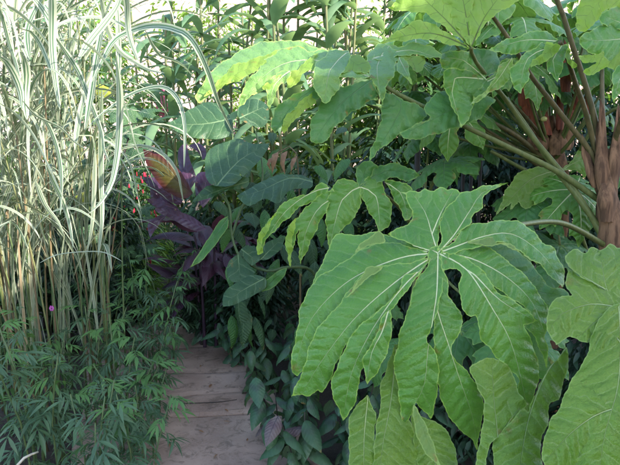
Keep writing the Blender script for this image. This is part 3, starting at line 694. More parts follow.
# top drooping leaf with many lobes, stalk from the trunk
T1 = lambda x, y: 2.02 + .06 * (x - 372) / 100 - .22 * (y - 80) / 100 + .12 * np.maximum((y - 80) / 100, 0) ** 2 + .9 * np.maximum((76 - y) / 100, 0)
u_, t_ = 'rice_under', 'rice'
def t_leaf(lobes, dep, parent, centre=None, label=None, sp=11, mat='rice', **k):
    groups = {}
    for i, q in enumerate(lobes):
        mt = q[3] if len(q) > 3 else mat
        rolled = mt == 'rice_under' and mat != mt
        groups.setdefault((mt, i if rolled else -1), []).append(q[:3])
    for (mt, i), sel in groups.items():
        rolled = i >= 0
        traced(sel, dep, parent, name='leaf_underside' if rolled else 'leaf', mat=mt, grid=2.6, sp=sp, centre=None if mt == 'rice_under' else centre,
               label=label if mt == mat else None, ribw=.01 if rolled else .062, puff=1.8, wave=k.get('wave', 3.0), wl=20, teeth=1.3)
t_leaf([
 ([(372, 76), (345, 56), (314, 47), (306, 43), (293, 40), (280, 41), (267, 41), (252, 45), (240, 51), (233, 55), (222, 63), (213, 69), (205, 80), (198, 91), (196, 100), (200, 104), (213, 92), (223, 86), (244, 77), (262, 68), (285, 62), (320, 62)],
  [[(372, 78), (320, 58), (270, 56), (230, 74), (199, 99)]], -8, 'rice_lit'),
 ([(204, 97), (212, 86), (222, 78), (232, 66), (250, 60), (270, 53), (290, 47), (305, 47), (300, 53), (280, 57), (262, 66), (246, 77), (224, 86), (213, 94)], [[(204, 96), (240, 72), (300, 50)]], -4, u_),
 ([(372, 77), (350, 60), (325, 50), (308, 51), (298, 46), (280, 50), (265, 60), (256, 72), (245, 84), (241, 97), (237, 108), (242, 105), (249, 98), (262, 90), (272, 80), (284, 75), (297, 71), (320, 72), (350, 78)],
  [[(372, 78), (330, 62), (290, 62), (262, 78), (240, 105)]], -1, 'rice_lit'),
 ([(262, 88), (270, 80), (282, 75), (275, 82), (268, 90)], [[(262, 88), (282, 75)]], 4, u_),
 ([(290, 70), (277, 73), (268, 81), (266, 92), (270, 111), (274, 98), (280, 86), (287, 79), (292, 74)], [[(290, 71), (275, 84), (270, 108)]], 4, 'rice_lit'),
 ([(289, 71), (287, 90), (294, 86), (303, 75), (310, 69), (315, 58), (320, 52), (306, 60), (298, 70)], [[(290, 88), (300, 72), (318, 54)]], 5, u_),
 ([(345, 50), (332, 50), (323, 57), (317, 62), (313, 74), (314, 87), (319, 97), (326, 103), (333, 97), (339, 87), (341, 76), (346, 68), (351, 58), (350, 53)], [[(346, 53), (330, 70), (325, 99)]], 7, 'rice_lit'),
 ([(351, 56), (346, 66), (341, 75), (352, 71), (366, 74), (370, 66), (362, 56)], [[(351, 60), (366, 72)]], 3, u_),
 ([(389, 45), (378, 44), (371, 50), (368, 56), (368, 69), (373, 82), (380, 95), (383, 108), (386, 88), (393, 77), (396, 64), (399, 54)], [[(388, 47), (377, 66), (382, 104)]], 9, 'rice_lit'),
 ([(398, 55), (397, 63), (399, 72), (405, 78), (412, 84), (410, 74), (408, 64), (402, 57)], [[(398, 56), (404, 68), (411, 82)]], 6, 'rice_lit'),
 ([(372, 60), (382, 46), (402, 46), (415, 42), (425, 45), (434, 48), (443, 55), (446, 63), (438, 58), (428, 57), (415, 55), (400, 56), (388, 60)], [[(374, 58), (410, 50), (444, 61)]], 8, 'rice_lit'),
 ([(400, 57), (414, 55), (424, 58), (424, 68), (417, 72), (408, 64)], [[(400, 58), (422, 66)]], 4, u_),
 ([(345, 75), (325, 76), (313, 86), (298, 93), (283, 101), (274, 112), (271, 124), (275, 134), (279, 130), (288, 116), (301, 105), (318, 98), (335, 92)], [[(345, 78), (300, 98), (276, 130)]], -12, 'rice_dark'),  # lower lobes from here: shade put into a darker leaf colour
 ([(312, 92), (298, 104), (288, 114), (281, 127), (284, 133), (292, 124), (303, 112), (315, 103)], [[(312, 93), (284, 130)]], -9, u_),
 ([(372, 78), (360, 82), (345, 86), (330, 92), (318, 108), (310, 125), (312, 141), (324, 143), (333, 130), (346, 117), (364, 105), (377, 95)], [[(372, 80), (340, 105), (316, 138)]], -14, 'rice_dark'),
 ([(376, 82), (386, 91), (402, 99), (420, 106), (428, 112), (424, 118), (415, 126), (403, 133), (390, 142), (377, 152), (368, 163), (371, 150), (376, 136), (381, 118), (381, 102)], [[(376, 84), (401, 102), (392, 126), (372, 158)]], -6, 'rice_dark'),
], T1, TA, centre=(372, 77), mat='rice_lit', label='frilly many-lobed leaf drooping over the middle, upper left of the plant')
petiole(TA, [(370, 76, 2.03), (400, 95, 2.05), (460, 124, 2.1), (506, 146, 2.13), (558, 172, 2.17), (603, 203, 2.2)], .009, .014, 'petiole')

T2 = plane(465, 70, 2.0, ay=-.12, ax=.04)
t_leaf([
 ([(484, 78), (470, 71), (452, 68), (443, 73), (444, 84), (447, 95), (454, 110), (462, 128), (467, 122), (471, 112), (477, 100), (485, 93), (490, 82)], [[(484, 79), (455, 78), (452, 92), (461, 124)]], 5),
 ([(488, 80), (475, 58), (460, 50), (445, 53), (439, 60), (444, 68), (455, 69), (470, 73), (482, 83)], [[(486, 79), (463, 60), (443, 58)]], 2),
 ([(484, 82), (492, 76), (504, 60), (514, 58), (520, 60), (512, 66), (503, 78), (494, 88), (484, 92), (476, 100), (470, 110), (474, 96)], [[(486, 82), (500, 74), (516, 60)]], 6),
 ([(486, 78), (500, 66), (495, 52), (480, 48), (468, 51), (474, 62)], [[(486, 78), (480, 52)]], -2, 'rice_dark'),
 ([(470, 86), (440, 92), (425, 106), (430, 118), (400, 132), (408, 140), (430, 136), (455, 128), (480, 118), (495, 100)], [[(486, 84), (450, 110), (404, 134)]], -12, 'rice_dark'),
], T2, TA, centre=(486, 79), label='toothed leaf with one lobe hanging straight down, upper middle')
petiole(TA, [(486, 80, 2.05), (505, 98, 2.15), (524, 123, 2.18), (550, 162, 2.2), (572, 190, 2.2), (600, 228, 2.2)], .009, .014)

T3 = plane(471, 20, 1.85, ay=-.25, ax=.05)
t_leaf([
 ([(471, 48), (457, 37), (440, 24), (424, 13), (413, 12), (400, 11), (388, 8), (400, -4), (410, -22), (440, -30), (470, -20), (470, 15)], [[(471, 48), (446, 20), (410, -14)]], 0, u_),
 ([(471, 48), (450, 45), (429, 39), (401, 41), (380, 43), (390, 36), (396, 32), (408, 25), (419, 20), (432, 24), (450, 34)], [[(471, 48), (430, 33), (384, 41)]], -2, u_),
 ([(471, 48), (480, 33), (490, 19), (505, 9), (524, -2), (500, -25), (470, -28), (469, 15)], [[(471, 48), (484, 18), (505, -10)]], 2, u_),
 ([(471, 48), (472, 10), (480, -24), (450, -36), (430, -30), (452, 18)], [[(471, 48), (465, 10), (458, -24)]], 1, u_),
], T3, TA, label='sunlit yellow-green leaf seen from below at the top', mat=u_, sp=13)
petiole(TA, [(471, 48, 1.85), (476, 62, 1.95), (506, 100, 2.12), (530, 134, 2.17), (575, 190, 2.2), (604, 240, 2.2)], .008, .014)

T4 = plane(560, 50, 1.85, ay=-.12)
t_leaf([
 ([(556, 44), (546, 42), (535, 47), (525, 54), (512, 67), (510, 77), (514, 87), (521, 93), (525, 85), (529, 76), (531, 65), (540, 58), (550, 52)], [[(556, 45), (528, 58), (520, 88)]], 5),
 ([(556, 43), (547, 42), (543, 52), (533, 60), (531, 68), (544, 62), (554, 56), (560, 46)], [[(556, 44), (535, 64)]], 8, u_),
 ([(560, 46), (552, 52), (548, 60), (548, 70), (553, 77), (558, 83), (562, 68), (567, 54), (569, 42)], [[(562, 46), (553, 60), (557, 80)]], 4),
 ([(568, 44), (572, 58), (577, 66), (572, 68), (566, 60)], [[(569, 46), (575, 66)]], 3, u_),
 ([(512, 57), (500, 66), (494, 78), (488, 88), (475, 99), (470, 106), (483, 98), (497, 89), (508, 82), (514, 66)], [[(512, 58), (496, 82), (473, 104)]], 2, 'rice_light'),
 ([(560, 40), (540, 30), (520, 36), (500, 42), (490, 50), (505, 54), (525, 52), (545, 44)], [[(558, 41), (525, 40), (495, 49)]], -6),
], T4, TA, centre=(560, 40), label='curled leaf in front of the brown stalks near the top')
petiole(TA, [(560, 42, 1.86), (568, 60, 1.95), (576, 85, 2.05), (586, 113, 2.12), (595, 150, 2.18), (603, 190, 2.2)], .009, .014, 'petiole_brown')
T5 = plane(600, 40, 1.7, ay=-.12)
t_leaf([
 ([(640, 34), (610, 24), (592, 30), (583, 34), (580, 44), (588, 52), (600, 55), (610, 62), (622, 66), (645, 66)], [[(640, 36), (610, 40), (583, 40)]], 3),
 ([(640, 40), (610, 50), (590, 55), (577, 56), (583, 62), (596, 62), (583, 72), (590, 76), (605, 68), (625, 70)], [[(640, 42), (600, 58), (580, 57)]], 0, u_),
 ([(640, 60), (618, 65), (613, 76), (612, 90), (614, 103), (620, 94), (630, 88), (650, 90)], [[(640, 62), (622, 74), (615, 98)]], 8),
 ([(640, 10), (615, -5), (584, -4), (577, 14), (576, 28), (587, 31), (597, 20), (610, 8), (628, 12)], [[(636, 8), (605, -2), (580, 26)]], 0, 'rice_under'),
 ([(640, 30), (625, 8), (606, 10), (600, 20), (610, 28)], [[(638, 30), (605, 16)]], 2),
], T5, TA, centre=(640, 36), label='leaf entering from the right edge near the top')
petiole(TA, [(640, 38, 1.7), (636, 80, 1.9), (620, 125, 2.1), (610, 160, 2.2), (607, 200, 2.2)], .008, .014, 'petiole_brown')
# other stalks rising from the trunk
for pts, a, b, mt in (
    ([(550, -20, 2.0), (557, 0, 2.02), (563, 15, 2.05), (571, 41, 2.08), (579, 65, 2.12), (586, 87, 2.15), (595, 120, 2.18), (602, 160, 2.2), (606, 200, 2.2)], .0105, .015, 'petiole_brown'),
    ([(474, -20, 1.9), (481, 0, 1.92), (494, 18, 1.96), (512, 44, 2.0), (532, 77, 2.06), (550, 100, 2.1), (571, 127, 2.14), (592, 155, 2.18), (604, 190, 2.2)], .008, .013, 'petiole_brown'),
    ([(602, 68, 2.3), (602, 95, 2.28), (603, 125, 2.25), (605, 160, 2.22)], .010, .013, 'petiole_brown'),
    ([(590, 115, 2.5), (570, 142, 2.6), (545, 170, 2.8)], .010, .010, 'petiole'),
    ([(625, 105, 2.3), (600, 118, 2.4), (580, 150, 2.5)], .009, .009, 'petiole')):
    petiole(TA, pts, a, b, mt)
# papery sheaths round the stalk bases
def sheath(parent, px, py, d, hpx, wpx, lean=0, mat='sheath'):
    """pointed, hollow scale"""
    V, Fc = [], []; nS, nT = 11, 14
    for j in range(nT + 1):
        t = j / nT; ww = wpx * (1 if mat == 'trunk' else .75) * (1 - t) ** .45 * (.75 + .5 * min(1, t * 3)) * (1 + .10 * math.sin(t * 9 + px))
        for i in range(nS + 1):
            a = (i / nS - .5) * 2.6; rag = (1 + .22 * math.sin(i * 5.3 + px) * t)
            V.append(P(px + lean * t + math.sin(a) * ww * .5 + .5 * math.sin(i * 3.1) * t, py - hpx * t * rag + .5 * math.sin(i * 2.1 + j), d - math.cos(a) * ww * .5 * d / F + .01))
    for j in range(nT):
        for i in range(nS):
            q = j * (nS + 1) + i; Fc.append((q, q + 1, q + nS + 2, q + nS + 1))
    return mk('sheath', V, Fc, M[mat], parent)
for a in ((603, 190, 2.15, 75, 15, -3, 'trunk'), (613, 188, 2.15, 70, 14, 6, 'trunk'), (596, 188, 2.17, 45, 10, -14, 'trunk'), (607, 222, 2.15, 58, 20, 0, 'trunk')):
    sheath(TA, *a)

# second plant behind it
bx, by = PV(552, 160, 2.75).x, PV(552, 160, 2.75).y
TB = thing('rice_paper_plant', 'plant behind the furry trunk, its shaggy rust-red crown sheaths glowing in sun', 'giant leaf plant', (bx, by, 0), 'rice paper plants with giant lobed leaves')
tube('trunk', [(bx + .10, by, 0), (bx + .06, by, .6), tuple(PV(560, 190, 2.75)), tuple(PV(553, 150, 2.75)), tuple(PV(545, 118, 2.75))], .055, .045, M['trunk'], TB, 12, .08)
for a in ((540, 150, 2.68, 30, 22, -6, 'trunk'), (556, 155, 2.68, 28, 20, 4, 'trunk'), (566, 150, 2.7, 24, 14, 4, 'trunk'), (548, 135, 2.66, 36, 14, -8), (536, 128, 2.66, 36, 14, -10), (528, 116, 2.64, 32, 12, -8),
          (560, 130, 2.66, 42, 12, 0), (569, 122, 2.68, 30, 9, 6), (522, 106, 2.62, 26, 10, -2), (543, 112, 2.62, 28, 10, -4), (575, 110, 2.6, 26, 9, 4), (566, 92, 2.5, 45, 15, -2), (590, 115, 2.6, 24, 8, -4)):
    sheath(TB, *a)
petiole(TB, [(470, 113, 2.4), (512, 133, 2.55), (545, 160, 2.75)], .010, .016, 'petiole_brown')
petiole(TB, [(465, 118, 2.5), (505, 142, 2.6), (548, 172, 2.75)], .009, .015, 'petiole_brown')
petiole(TB, [(491, 151, 2.6), (519, 167, 2.65), (555, 185, 2.75)], .009, .014)
petiole(TB, [(515, 105, 2.5), (535, 128, 2.6), (552, 152, 2.75)], .008, .013, 'petiole_brown')
mk_b = mk('bud', *[*zip(*[(None, None)])] if False else ([tuple(PV(544, 119, 2.55) + Vector((.016 * math.sin(a) * math.cos(b), .016 * math.sin(a) * math.sin(b), .012 * math.cos(a)))) for a in np.linspace(.01, 3.13, 7) for b in np.linspace(0, 5.5, 8)],
      [(i * 8 + j, i * 8 + (j + 1) % 8, (i + 1) * 8 + (j + 1) % 8, (i + 1) * 8 + j) for i in range(6) for j in range(8)]), M['bud'], TB)
V5 = plane(545, 180, 2.45, ay=-.15)
t_leaf([
 ([(562, 168), (545, 167), (524, 170), (511, 182), (504, 195), (496, 217), (504, 208), (511, 203), (509, 211), (518, 202), (524, 209), (535, 203), (543, 194), (550, 188), (553, 192), (559, 180), (564, 172)],
  [[(562, 169), (530, 180), (499, 212)], [(562, 169), (545, 183), (525, 206)]], 0),
 ([(560, 171), (568, 164), (575, 156), (581, 149), (594, 154), (592, 164), (589, 171), (584, 178), (574, 170)], [[(562, 170), (580, 160), (592, 162)]], 0)],
 V5, TB, label='dim yellow-green leaf behind the crossing stalks', mat='rice_light', wave=1.2)
petiole(TB, [(562, 170, 2.45), (575, 215, 2.6), (590, 260, 2.75)], .007, .010)

# third plant: middle leaf hanging in the shade
cx_, cy_ = PV(420, 230, 2.7).x, PV(420, 230, 2.7).y
TCc = thing('rice_paper_plant', 'young plant whose dim, drooping fingered leaf hangs just left above the huge leaf', 'giant leaf plant', (cx_, cy_, 0), 'rice paper plants with giant lobed leaves')
U5 = lambda x, y: 2.1 + .02 * (x - 360) / 100 - .10 * (y - 189) / 100 + .06 * np.maximum((y - 189) / 100, 0) ** 2
t_leaf([
 ([(330, 187), (322, 183), (307, 194), (286, 201), (266, 225), (258, 240), (259, 255), (268, 238), (284, 222), (302, 206), (318, 199)], [[(352, 188), (318, 190), (285, 212), (260, 250)]], -3),
 ([(332, 188), (316, 198), (302, 212), (288, 228), (286, 245), (290, 266), (294, 244), (299, 230), (298, 245), (301, 264), (308, 248), (317, 228), (327, 209), (334, 196)], [[(356, 188), (322, 205), (306, 232), (301, 260)]], 0),
 ([(360, 186), (345, 178), (335, 184), (329, 194), (326, 212), (327, 235), (330, 249), (338, 235), (350, 222), (358, 212), (361, 196)], [[(360, 187), (342, 200), (330, 244)]], 3),
 ([(360, 187), (363, 201), (374, 220), (379, 233), (389, 225), (392, 207), (384, 189), (379, 173), (369, 176)], [[(360, 187), (376, 196), (380, 229)]], 4),
 ([(360, 186), (368, 178), (376, 168), (392, 163), (410, 168), (420, 176), (410, 181), (390, 178), (375, 184)], [[(360, 187), (385, 171), (415, 174)]], 1, 'rice_dark'),
 ([(385, 180), (402, 182), (413, 192), (412, 217), (405, 220), (397, 204), (389, 189)], [[(380, 180), (400, 192), (408, 216)]], -2),
 ([(360, 187), (355, 172), (368, 160), (378, 168), (370, 178)], [[(360, 187), (368, 163)]], -2, 'rice_dark'),
 ([(258, 255), (257, 240), (266, 224), (276, 214), (270, 226), (263, 240), (262, 252)], [[(259, 254), (275, 215)]], 3, u_),
 ([(290, 266), (286, 246), (288, 229), (298, 216), (294, 230), (292, 246)], [[(290, 264), (297, 218)]], 6, u_),
], U5, TCc, centre=(360, 187), label='dim leaf with five drooping fingers', mat='rice')
tube('trunk', [(cx_, cy_, 0), (cx_ + .02, cy_, .5), (cx_ - .01, cy_, .95)], .03, .022, M['trunk'], TCc, 10, .06)
petiole(TCc, [(360, 187, 2.11), (385, 195, 2.3), (405, 215, 2.55), (418, 240, 2.7)], .007, .011)
petiole(TCc, [(445, 160, 2.55), (430, 190, 2.65), (420, 225, 2.7)], .007, .011)

# free palmate leaves that fill the crowns
palm_geo = []
for i in range(6):
    r_ = random.Random(50 + i)
    palm_geo.append(flat_leaf(palm_shape(7, .34, .42, 290, .20, r_, notch=i % 2 == 0), .34, .011, .040, [1.0, 1.3, 1.6, .8, 1.1, 1.9][i], .18, .045, .10, .0015))
PALM = {}
def palm(parent, px, py, d, yaw, pitch, s=1.0, k=0, mat='rice_dark', stalk_to=None):
    key = (k, mat)
    if key not in PALM: PALM[key] = mesh_data('leaf', palm_geo[k], M[mat])
    o = inst('leaf', PALM[key], parent, PV(px, py, d), math.radians(yaw), math.radians(pitch), 0, s)
    if stalk_to is not None:
        a = PV(px, py, d); b = Vector(stalk_to); mid = (a + b) / 2 + Vector((0, 0, -.04))
        tube('petiole', [tuple(a), tuple(mid), tuple(b)], .005, .008, M['petiole'], parent, 7)
    return o
tbt = tuple(PV(553, 160, 2.75)); tct = (cx_, cy_, .93)
for a in ((600, 60, 2.9, -60, 10, 1, 0), (530, 45, 3.0, -120, 20, 1, 1), (585, 95, 3.1, -30, 15, 1.1, 2), (500, 70, 3.0, -150, 15, 1, 3), (560, 20, 3.1, -80, 10, 1.1, 1),
          (590, 190, 2.9, -60, 10, 1.0, 4), (520, 240, 2.7, -120, 30, .9, 0), (560, 245, 2.6, -70, 30, 1.0, 3), (470, 140, 3.0, -160, 20, .9, 5), (625, 150, 2.6, -70, 20, 1.0, 4)):
    palm(TB, *a, stalk_to=tbt)
for a in ((500, -8, 2.5, -110, 0, 1.2, 1, 'rice'), (545, 10, 2.7, -90, 5, 1.2, 2, 'rice'), (475, 30, 2.9, -130, 5, 1.2, 0, 'rice'), (595, -5, 2.6, -70, 5, 1.2, 4, 'rice'), (620, 60, 2.7, -40, 10, 1.1, 2, 'rice'),
          (415, 35, 3.0, -150, 5, 1.1, 3, 'rice'), (440, 95, 3.1, -130, 15, 1.0, 0, 'rice_dark'), (515, 85, 3.1, -90, 20, 1.0, 4, 'rice_dark'), (520, 18, 2.35, -100, 5, .95, 0, 'rice'), (452, 62, 2.6, -170, 5, .85, 3, 'rice'), (585, 60, 2.45, -60, 5, .9, 1, 'rice_dark'), (430, 8, 2.5, -140, 0, .9, 4, 'rice'), (545, 78, 2.7, -110, 15, .8, 2, 'rice_dark'),
          (610, 20, 2.3, -50, 0, .9, 3, 'rice'), (490, 118, 2.9, -140, 25, .75, 5, 'rice_dark'), (405, 92, 2.8, -170, 15, .7, 1, 'rice_dark')):
    palm(TB, *a, stalk_to=tbt)
for a in ((575, 190, 2.35, -90, 45, .75, 4, 'rice'), (530, 200, 2.45, -120, 40, .75, 0, 'rice_dark')):
    palm(TB, *a)
for a in ((455, 110, 2.45, -120, 30, .8, 1, 'rice'), (405, 60, 2.6, -150, 15, .8, 2, 'rice'), (345, 95, 2.7, -150, 25, .75, 0, 'rice_dark'), (520, 60, 2.35, -80, 25, .8, 4, 'rice')):
    palm(TB, *a, stalk_to=tbt)
for a in ((445, 160, 2.55, -160, 20, .8, 3), (430, 130, 2.9, 170, 10, .9, 1), (460, 330, 2.2, -120, 30, .8, 4), (370, 300, 2.4, -120, 30, .7, 2), (520, 330, 2.0, -100, 30, .8, 0), (400, 350, 2.0, -110, 30, .7, 5)):
    palm(TCc, *a, stalk_to=tct)

# ------------------------------------------------------------------ broad-leaved climber / angel's trumpet in the middle
dx, dy = PV(262, 300, 3.1).x, PV(262, 300, 3.1).y
DA = thing('angel_trumpet', 'blue-green shrub with broad oval leaves, one holed by insects, right of the purple leaves', 'shrub', (dx, dy, 0))
def broad(lobes, depth, parent, name='leaf', mat='datura', label=None, sp=11, fold=.35, **k):
    return traced(lobes, depth, parent, name=name, mat=mat, grid=2.4, sp=sp, teeth=k.get('teeth', .4), wave=k.get('wave', 1.6), puff=k.get('puff', 1.1), wl=k.get('wl', 26), fold=fold, label=label)
broad([([(165, 124), (178, 118), (192, 108), (210, 102), (225, 108), (233, 126), (231, 135), (217, 139), (196, 138), (178, 132)], [[(233, 118), (205, 124), (168, 124)]], 0)], plane(200, 120, 3.3, ax=.1, ay=-.5), DA)
broad([([(238, 116), (240, 105), (253, 99), (266, 104), (269, 118), (262, 127), (248, 124)], [[(240, 118), (266, 106)]], 0)], plane(250, 112, 3.25, ay=-.4), DA)
# the holed leaf
def holed():
    out = [(209, 150), (225, 142), (240, 139), (254, 144), (269, 143), (264, 155), (248, 172), (233, 185), (215, 186), (206, 177), (205, 163)]
    hole = [(228, 163), (233, 161), (238, 164), (236, 169), (229, 170)]
    # outline joined to the hole by a slit along the rib
    o = out[:7] + [(243, 177.0), (237, 169.6), (238, 164), (233, 161), (228, 163), (229, 170), (236, 170.0), (242, 177.6)] + out[7:]
    return o
broad([(holed(), [[(218, 184), (240, 160), (267, 145)]], 0)], plane(238, 160, 3.0, ay=-.5), DA, label='leaf with a ragged insect hole')
broad([([(192, 202), (204, 188), (217, 184), (238, 177), (249, 178), (246, 188), (227, 190), (207, 199)], [[(247, 182), (220, 190), (195, 201)]], 0)], plane(220, 190, 2.95, ay=-.3), DA)
broad([([(237, 196), (248, 189), (261, 182), (279, 175), (300, 175), (313, 180), (310, 188), (290, 190), (279, 203), (264, 199), (248, 206)], [[(313, 182), (290, 178), (262, 190), (240, 197)]], 0)], plane(270, 190, 2.8, ay=-.6), DA)
broad([([(228, 216), (220, 221), (208, 239), (197, 256), (190, 268), (200, 262), (207, 255), (219, 240), (228, 226)], [[(228, 218), (210, 243), (193, 265)]], 0)], plane(210, 240, 2.9, ay=-.3), DA, mat='rice_dark')
broad([([(237, 254), (229, 262), (227, 275), (234, 282), (247, 280), (255, 272), (247, 262)], [[(238, 255), (240, 278)]], 0)], plane(240, 268, 2.85, ay=-.3), DA)
broad([([(223, 307), (224, 293), (236, 283), (252, 275), (265, 278), (265, 288), (252, 296), (236, 304)], [[(263, 279), (240, 292), (225, 304)]], 0)], plane(245, 290, 2.75, ay=-.3), DA)
broad([([(241, 249), (255, 246), (260, 259), (252, 266), (244, 258)], [[(241, 249), (258, 262)]], 0)], plane(250, 255, 2.9, ay=-.3), DA)
broad([([(260, 260), (262, 247), (272, 240), (284, 236), (281, 249), (268, 259)], [[(260, 260), (282, 238)]], 0)], plane(270, 250, 2.9, ay=-.3), DA)
broad([([(262, 285), (270, 277), (280, 270), (287, 268), (283, 278), (272, 288), (262, 292)], [[(263, 290), (286, 269)]], 0)], plane(270, 280, 2.8), DA, mat='rice_dark')
tube('stem', [(dx + .35, dy + .2, 0), tuple(PV(330, 330, 3.25)), tuple(PV(315, 275, 3.1)), tuple(PV(290, 267, 2.95)), tuple(PV(267, 271, 2.95)), tuple(PV(242, 259, 2.95)), tuple(PV(232, 236, 2.98)), tuple(PV(229, 205, 3.0)), tuple(PV(214, 190, 3.05))], .012, .006, M['stem'], DA, 8)
tube('stem', [tuple(PV(232, 236, 2.98)), tuple(PV(243, 205, 3.05)), tuple(PV(262, 182, 3.1)), tuple(PV(258, 140, 3.2)), tuple(PV(250, 118, 3.25))], .008, .004, M['stem'], DA, 7)
tube('stem', [tuple(PV(229, 205, 3.0)), tuple(PV(222, 182, 3.05)), tuple(PV(232, 150, 3.2)), tuple(PV(232, 120, 3.3))], .006, .004, M['stem'], DA, 7)
heart = [flat_leaf(heart_shape(.17, .34), .17, .011, .017, d_, .35, .06, .14) for d_ in (.9, 1.3, .6)]
HEART = [mesh_data('leaf', g_, M['datura']) for g_ in heart]; HEARTD = [mesh_data('leaf', g_, M['rice_dark']) for g_ in heart]
pt_geo = [flat_leaf(lance_shape(.25, .21), .25, .013, .019, d_, .4, .05, .12, .0008) for d_ in (.8, 1.2, 1.6)]
PT = [mesh_data('leaf', g_, M['rice_dark']) for g_ in pt_geo] + [mesh_data('leaf', g_, M['datura']) for g_ in pt_geo[:2]]
r_ = random.Random(14)
for i in range(75):
    px = r_.uniform(228, 350); py = r_.uniform(150, 395); d = r_.uniform(3.0, 3.6)
    if py < 200 and px < 250: continue
    if py > 320 and px < 252: continue
    p = PV(px, py, d)
    if p.z < .12: continue
    inst('leaf', r_.choice(PT), DA, p, r_.uniform(-2.9, -.4), r_.uniform(.2, .9), r_.uniform(-.5, .5), r_.uniform(.6, 1.05))
r_ = random.Random(4)
for i in range(60):
    px = r_.uniform(215, 345); py = r_.uniform(110, 400) if i % 2 else r_.uniform(200, 400); d = r_.uniform(3.2, 3.75)
    if py < 200 and px < 240: continue
    if py > 320 and px < 252: continue
    p = PV(px, py, d)
    if p.z < .08: continue
    inst('leaf', r_.choice(HEART + HEARTD), DA, p, r_.uniform(-2.8, -.3), r_.uniform(.1, .8), r_.uniform(-.4, .4), r_.uniform(.5, 1.1))

# ------------------------------------------------------------------ purple canna
kx, ky = PV(195, 330, 3.8).x, PV(195, 330, 3.8).y
K = thing('canna', 'purple-leaved canna with one upright orange-green leaf glowing in the light', 'canna', (kx, ky, 0))
def kl(out, rib, d, mat='canna', label=None, layer=0, ay=-.3):
    c = np.mean(out, 0)
    return broad([(out, [rib], layer)], plane(c[0], c[1], d, ay=ay), K, mat=mat, sp=6, label=label, fold=.3, teeth=0, wave=1.0)
kl([(143, 149), (157, 153), (170, 161), (180, 171), (188, 184), (193, 193), (184, 199), (168, 192), (157, 181), (147, 165)], [(193, 194), (174, 178), (158, 163), (145, 150)], 3.3, 'canna_orange', 'upright orange and green leaf with a red margin')
kl([(182, 145), (178, 152), (179, 167), (183, 182), (190, 190), (196, 178), (190, 160), (187, 144)], [(190, 190), (186, 165), (184, 146)], 3.6)
kl([(188, 146), (197, 151), (203, 160), (206, 156), (205, 148), (197, 143)], [(188, 145), (197, 148), (205, 156)], 3.6, label='small leaf catching pink light')
kl([(143, 177), (155, 178), (168, 188), (183, 200), (178, 205), (160, 196), (149, 187)], [(182, 203), (160, 188), (144, 178)], 3.45)
kl([(145, 199), (157, 199), (170, 204), (182, 212), (170, 210), (157, 208)], [(182, 211), (160, 203), (146, 199)], 3.4)
kl([(150, 188), (160, 196), (176, 206), (182, 216), (166, 208), (152, 200)], [(182, 216), (165, 202), (151, 190)], 3.5)
kl([(155, 208), (170, 209), (193, 217), (207, 229), (194, 231), (170, 218), (157, 212)], [(206, 229), (180, 217), (156, 209)], 3.3)
kl([(148, 224), (160, 215), (168, 214), (158, 226), (150, 238)], [(168, 214), (156, 224), (150, 236)], 3.35)
kl([(196, 176), (206, 172), (214, 180), (212, 196), (203, 208), (196, 196)], [(200, 210), (204, 190), (208, 175)], 3.65)
canna_geo = [flat_leaf(lance_shape(.40, .20), .40, .016, .018, d_, .35, .1, .12) for d_ in (.6, 1.1, 1.5)]
CAN = [mesh_data('leaf', g_, M['canna']) for g_ in canna_geo]
r_ = random.Random(9)
for i in range(40):
    h = r_.uniform(.38, .95); a = r_.uniform(-math.pi, math.pi); rad = r_.uniform(.02, .22)
    inst('leaf', r_.choice(CAN), K, (kx + .1 + rad * math.cos(a), ky + .1 + rad * math.sin(a), h), a + r_.uniform(-.5, .5), r_.uniform(-.9, .3), r_.uniform(-.5, .5), r_.uniform(.6, 1.0))
for i in range(6):
    a = i * 1.05; tube('stem', [(kx + .1 + .08 * math.cos(a), ky + .1 + .08 * math.sin(a), 0), (kx + .1 + .1 * math.cos(a), ky + .1 + .1 * math.sin(a), .6), (kx + .08 + .13 * math.cos(a), ky + .1 + .1 * math.sin(a), .85)], .014, .006, M['purple_leaf'], K, 7)

# ------------------------------------------------------------------ variegated grass
def ribbon(pts, wmax, rnd_, dry, wend=.15, nx_=4, roll=0.0, taper=1.0):
    """pts: (n,3). returns V, F, rib, aux"""
    pts = np.asarray(pts); n = len(pts); V = []
    T = np.gradient(pts, axis=0); T /= np.linalg.norm(T, axis=1)[:, None] + 1e-9
    hor = np.array([math.cos(roll), math.sin(roll), 0.0]) if roll is not None else None
    arc = np.linspace(0, 1, n); prev = None
    for i in range(n):
        if prev is None:
            s = np.cross(T[i], [0, 0, 1]) if hor is None else hor
            if np.linalg.norm(s) < .05: s = np.array([1.0, 0, 0])
        else: s = prev
        s = s - T[i] * (s @ T[i]); s /= np.linalg.norm(s) + 1e-9; prev = s
        nn = np.cross(s, T[i]); t = arc[i]
        ww = wmax * min(1, .12 + t * 4) * (1 - t ** 3) ** .7 + .0006
        ww = max(ww, .0006)
        for k in range(nx_ + 1):
            u = 2 * k / nx_ - 1
            V.append(pts[i] + s * u * ww * .5 + nn * abs(u) * ww * .18)
    Fc, rib, aux = [], [], []
    for i in range(n - 1):
        for k in range(nx_):
            a = i * (nx_ + 1) + k; Fc.append((a, a + 1, a + nx_ + 2, a + nx_ + 1))
            u0, u1 = 2 * k / nx_ - 1, 2 * (k + 1) / nx_ - 1
            rib += [(u0, arc[i]), (u1, arc[i]), (u1, arc[i + 1]), (u0, arc[i + 1])]
            aux += [(rnd_, dry)] * 4
    return V, Fc, rib, aux
G = thing('ornamental_grass', 'tall clump of arching green and cream striped grass with dry brown stalks at left', 'ornamental grass', (-1.45, 2.75, 0))
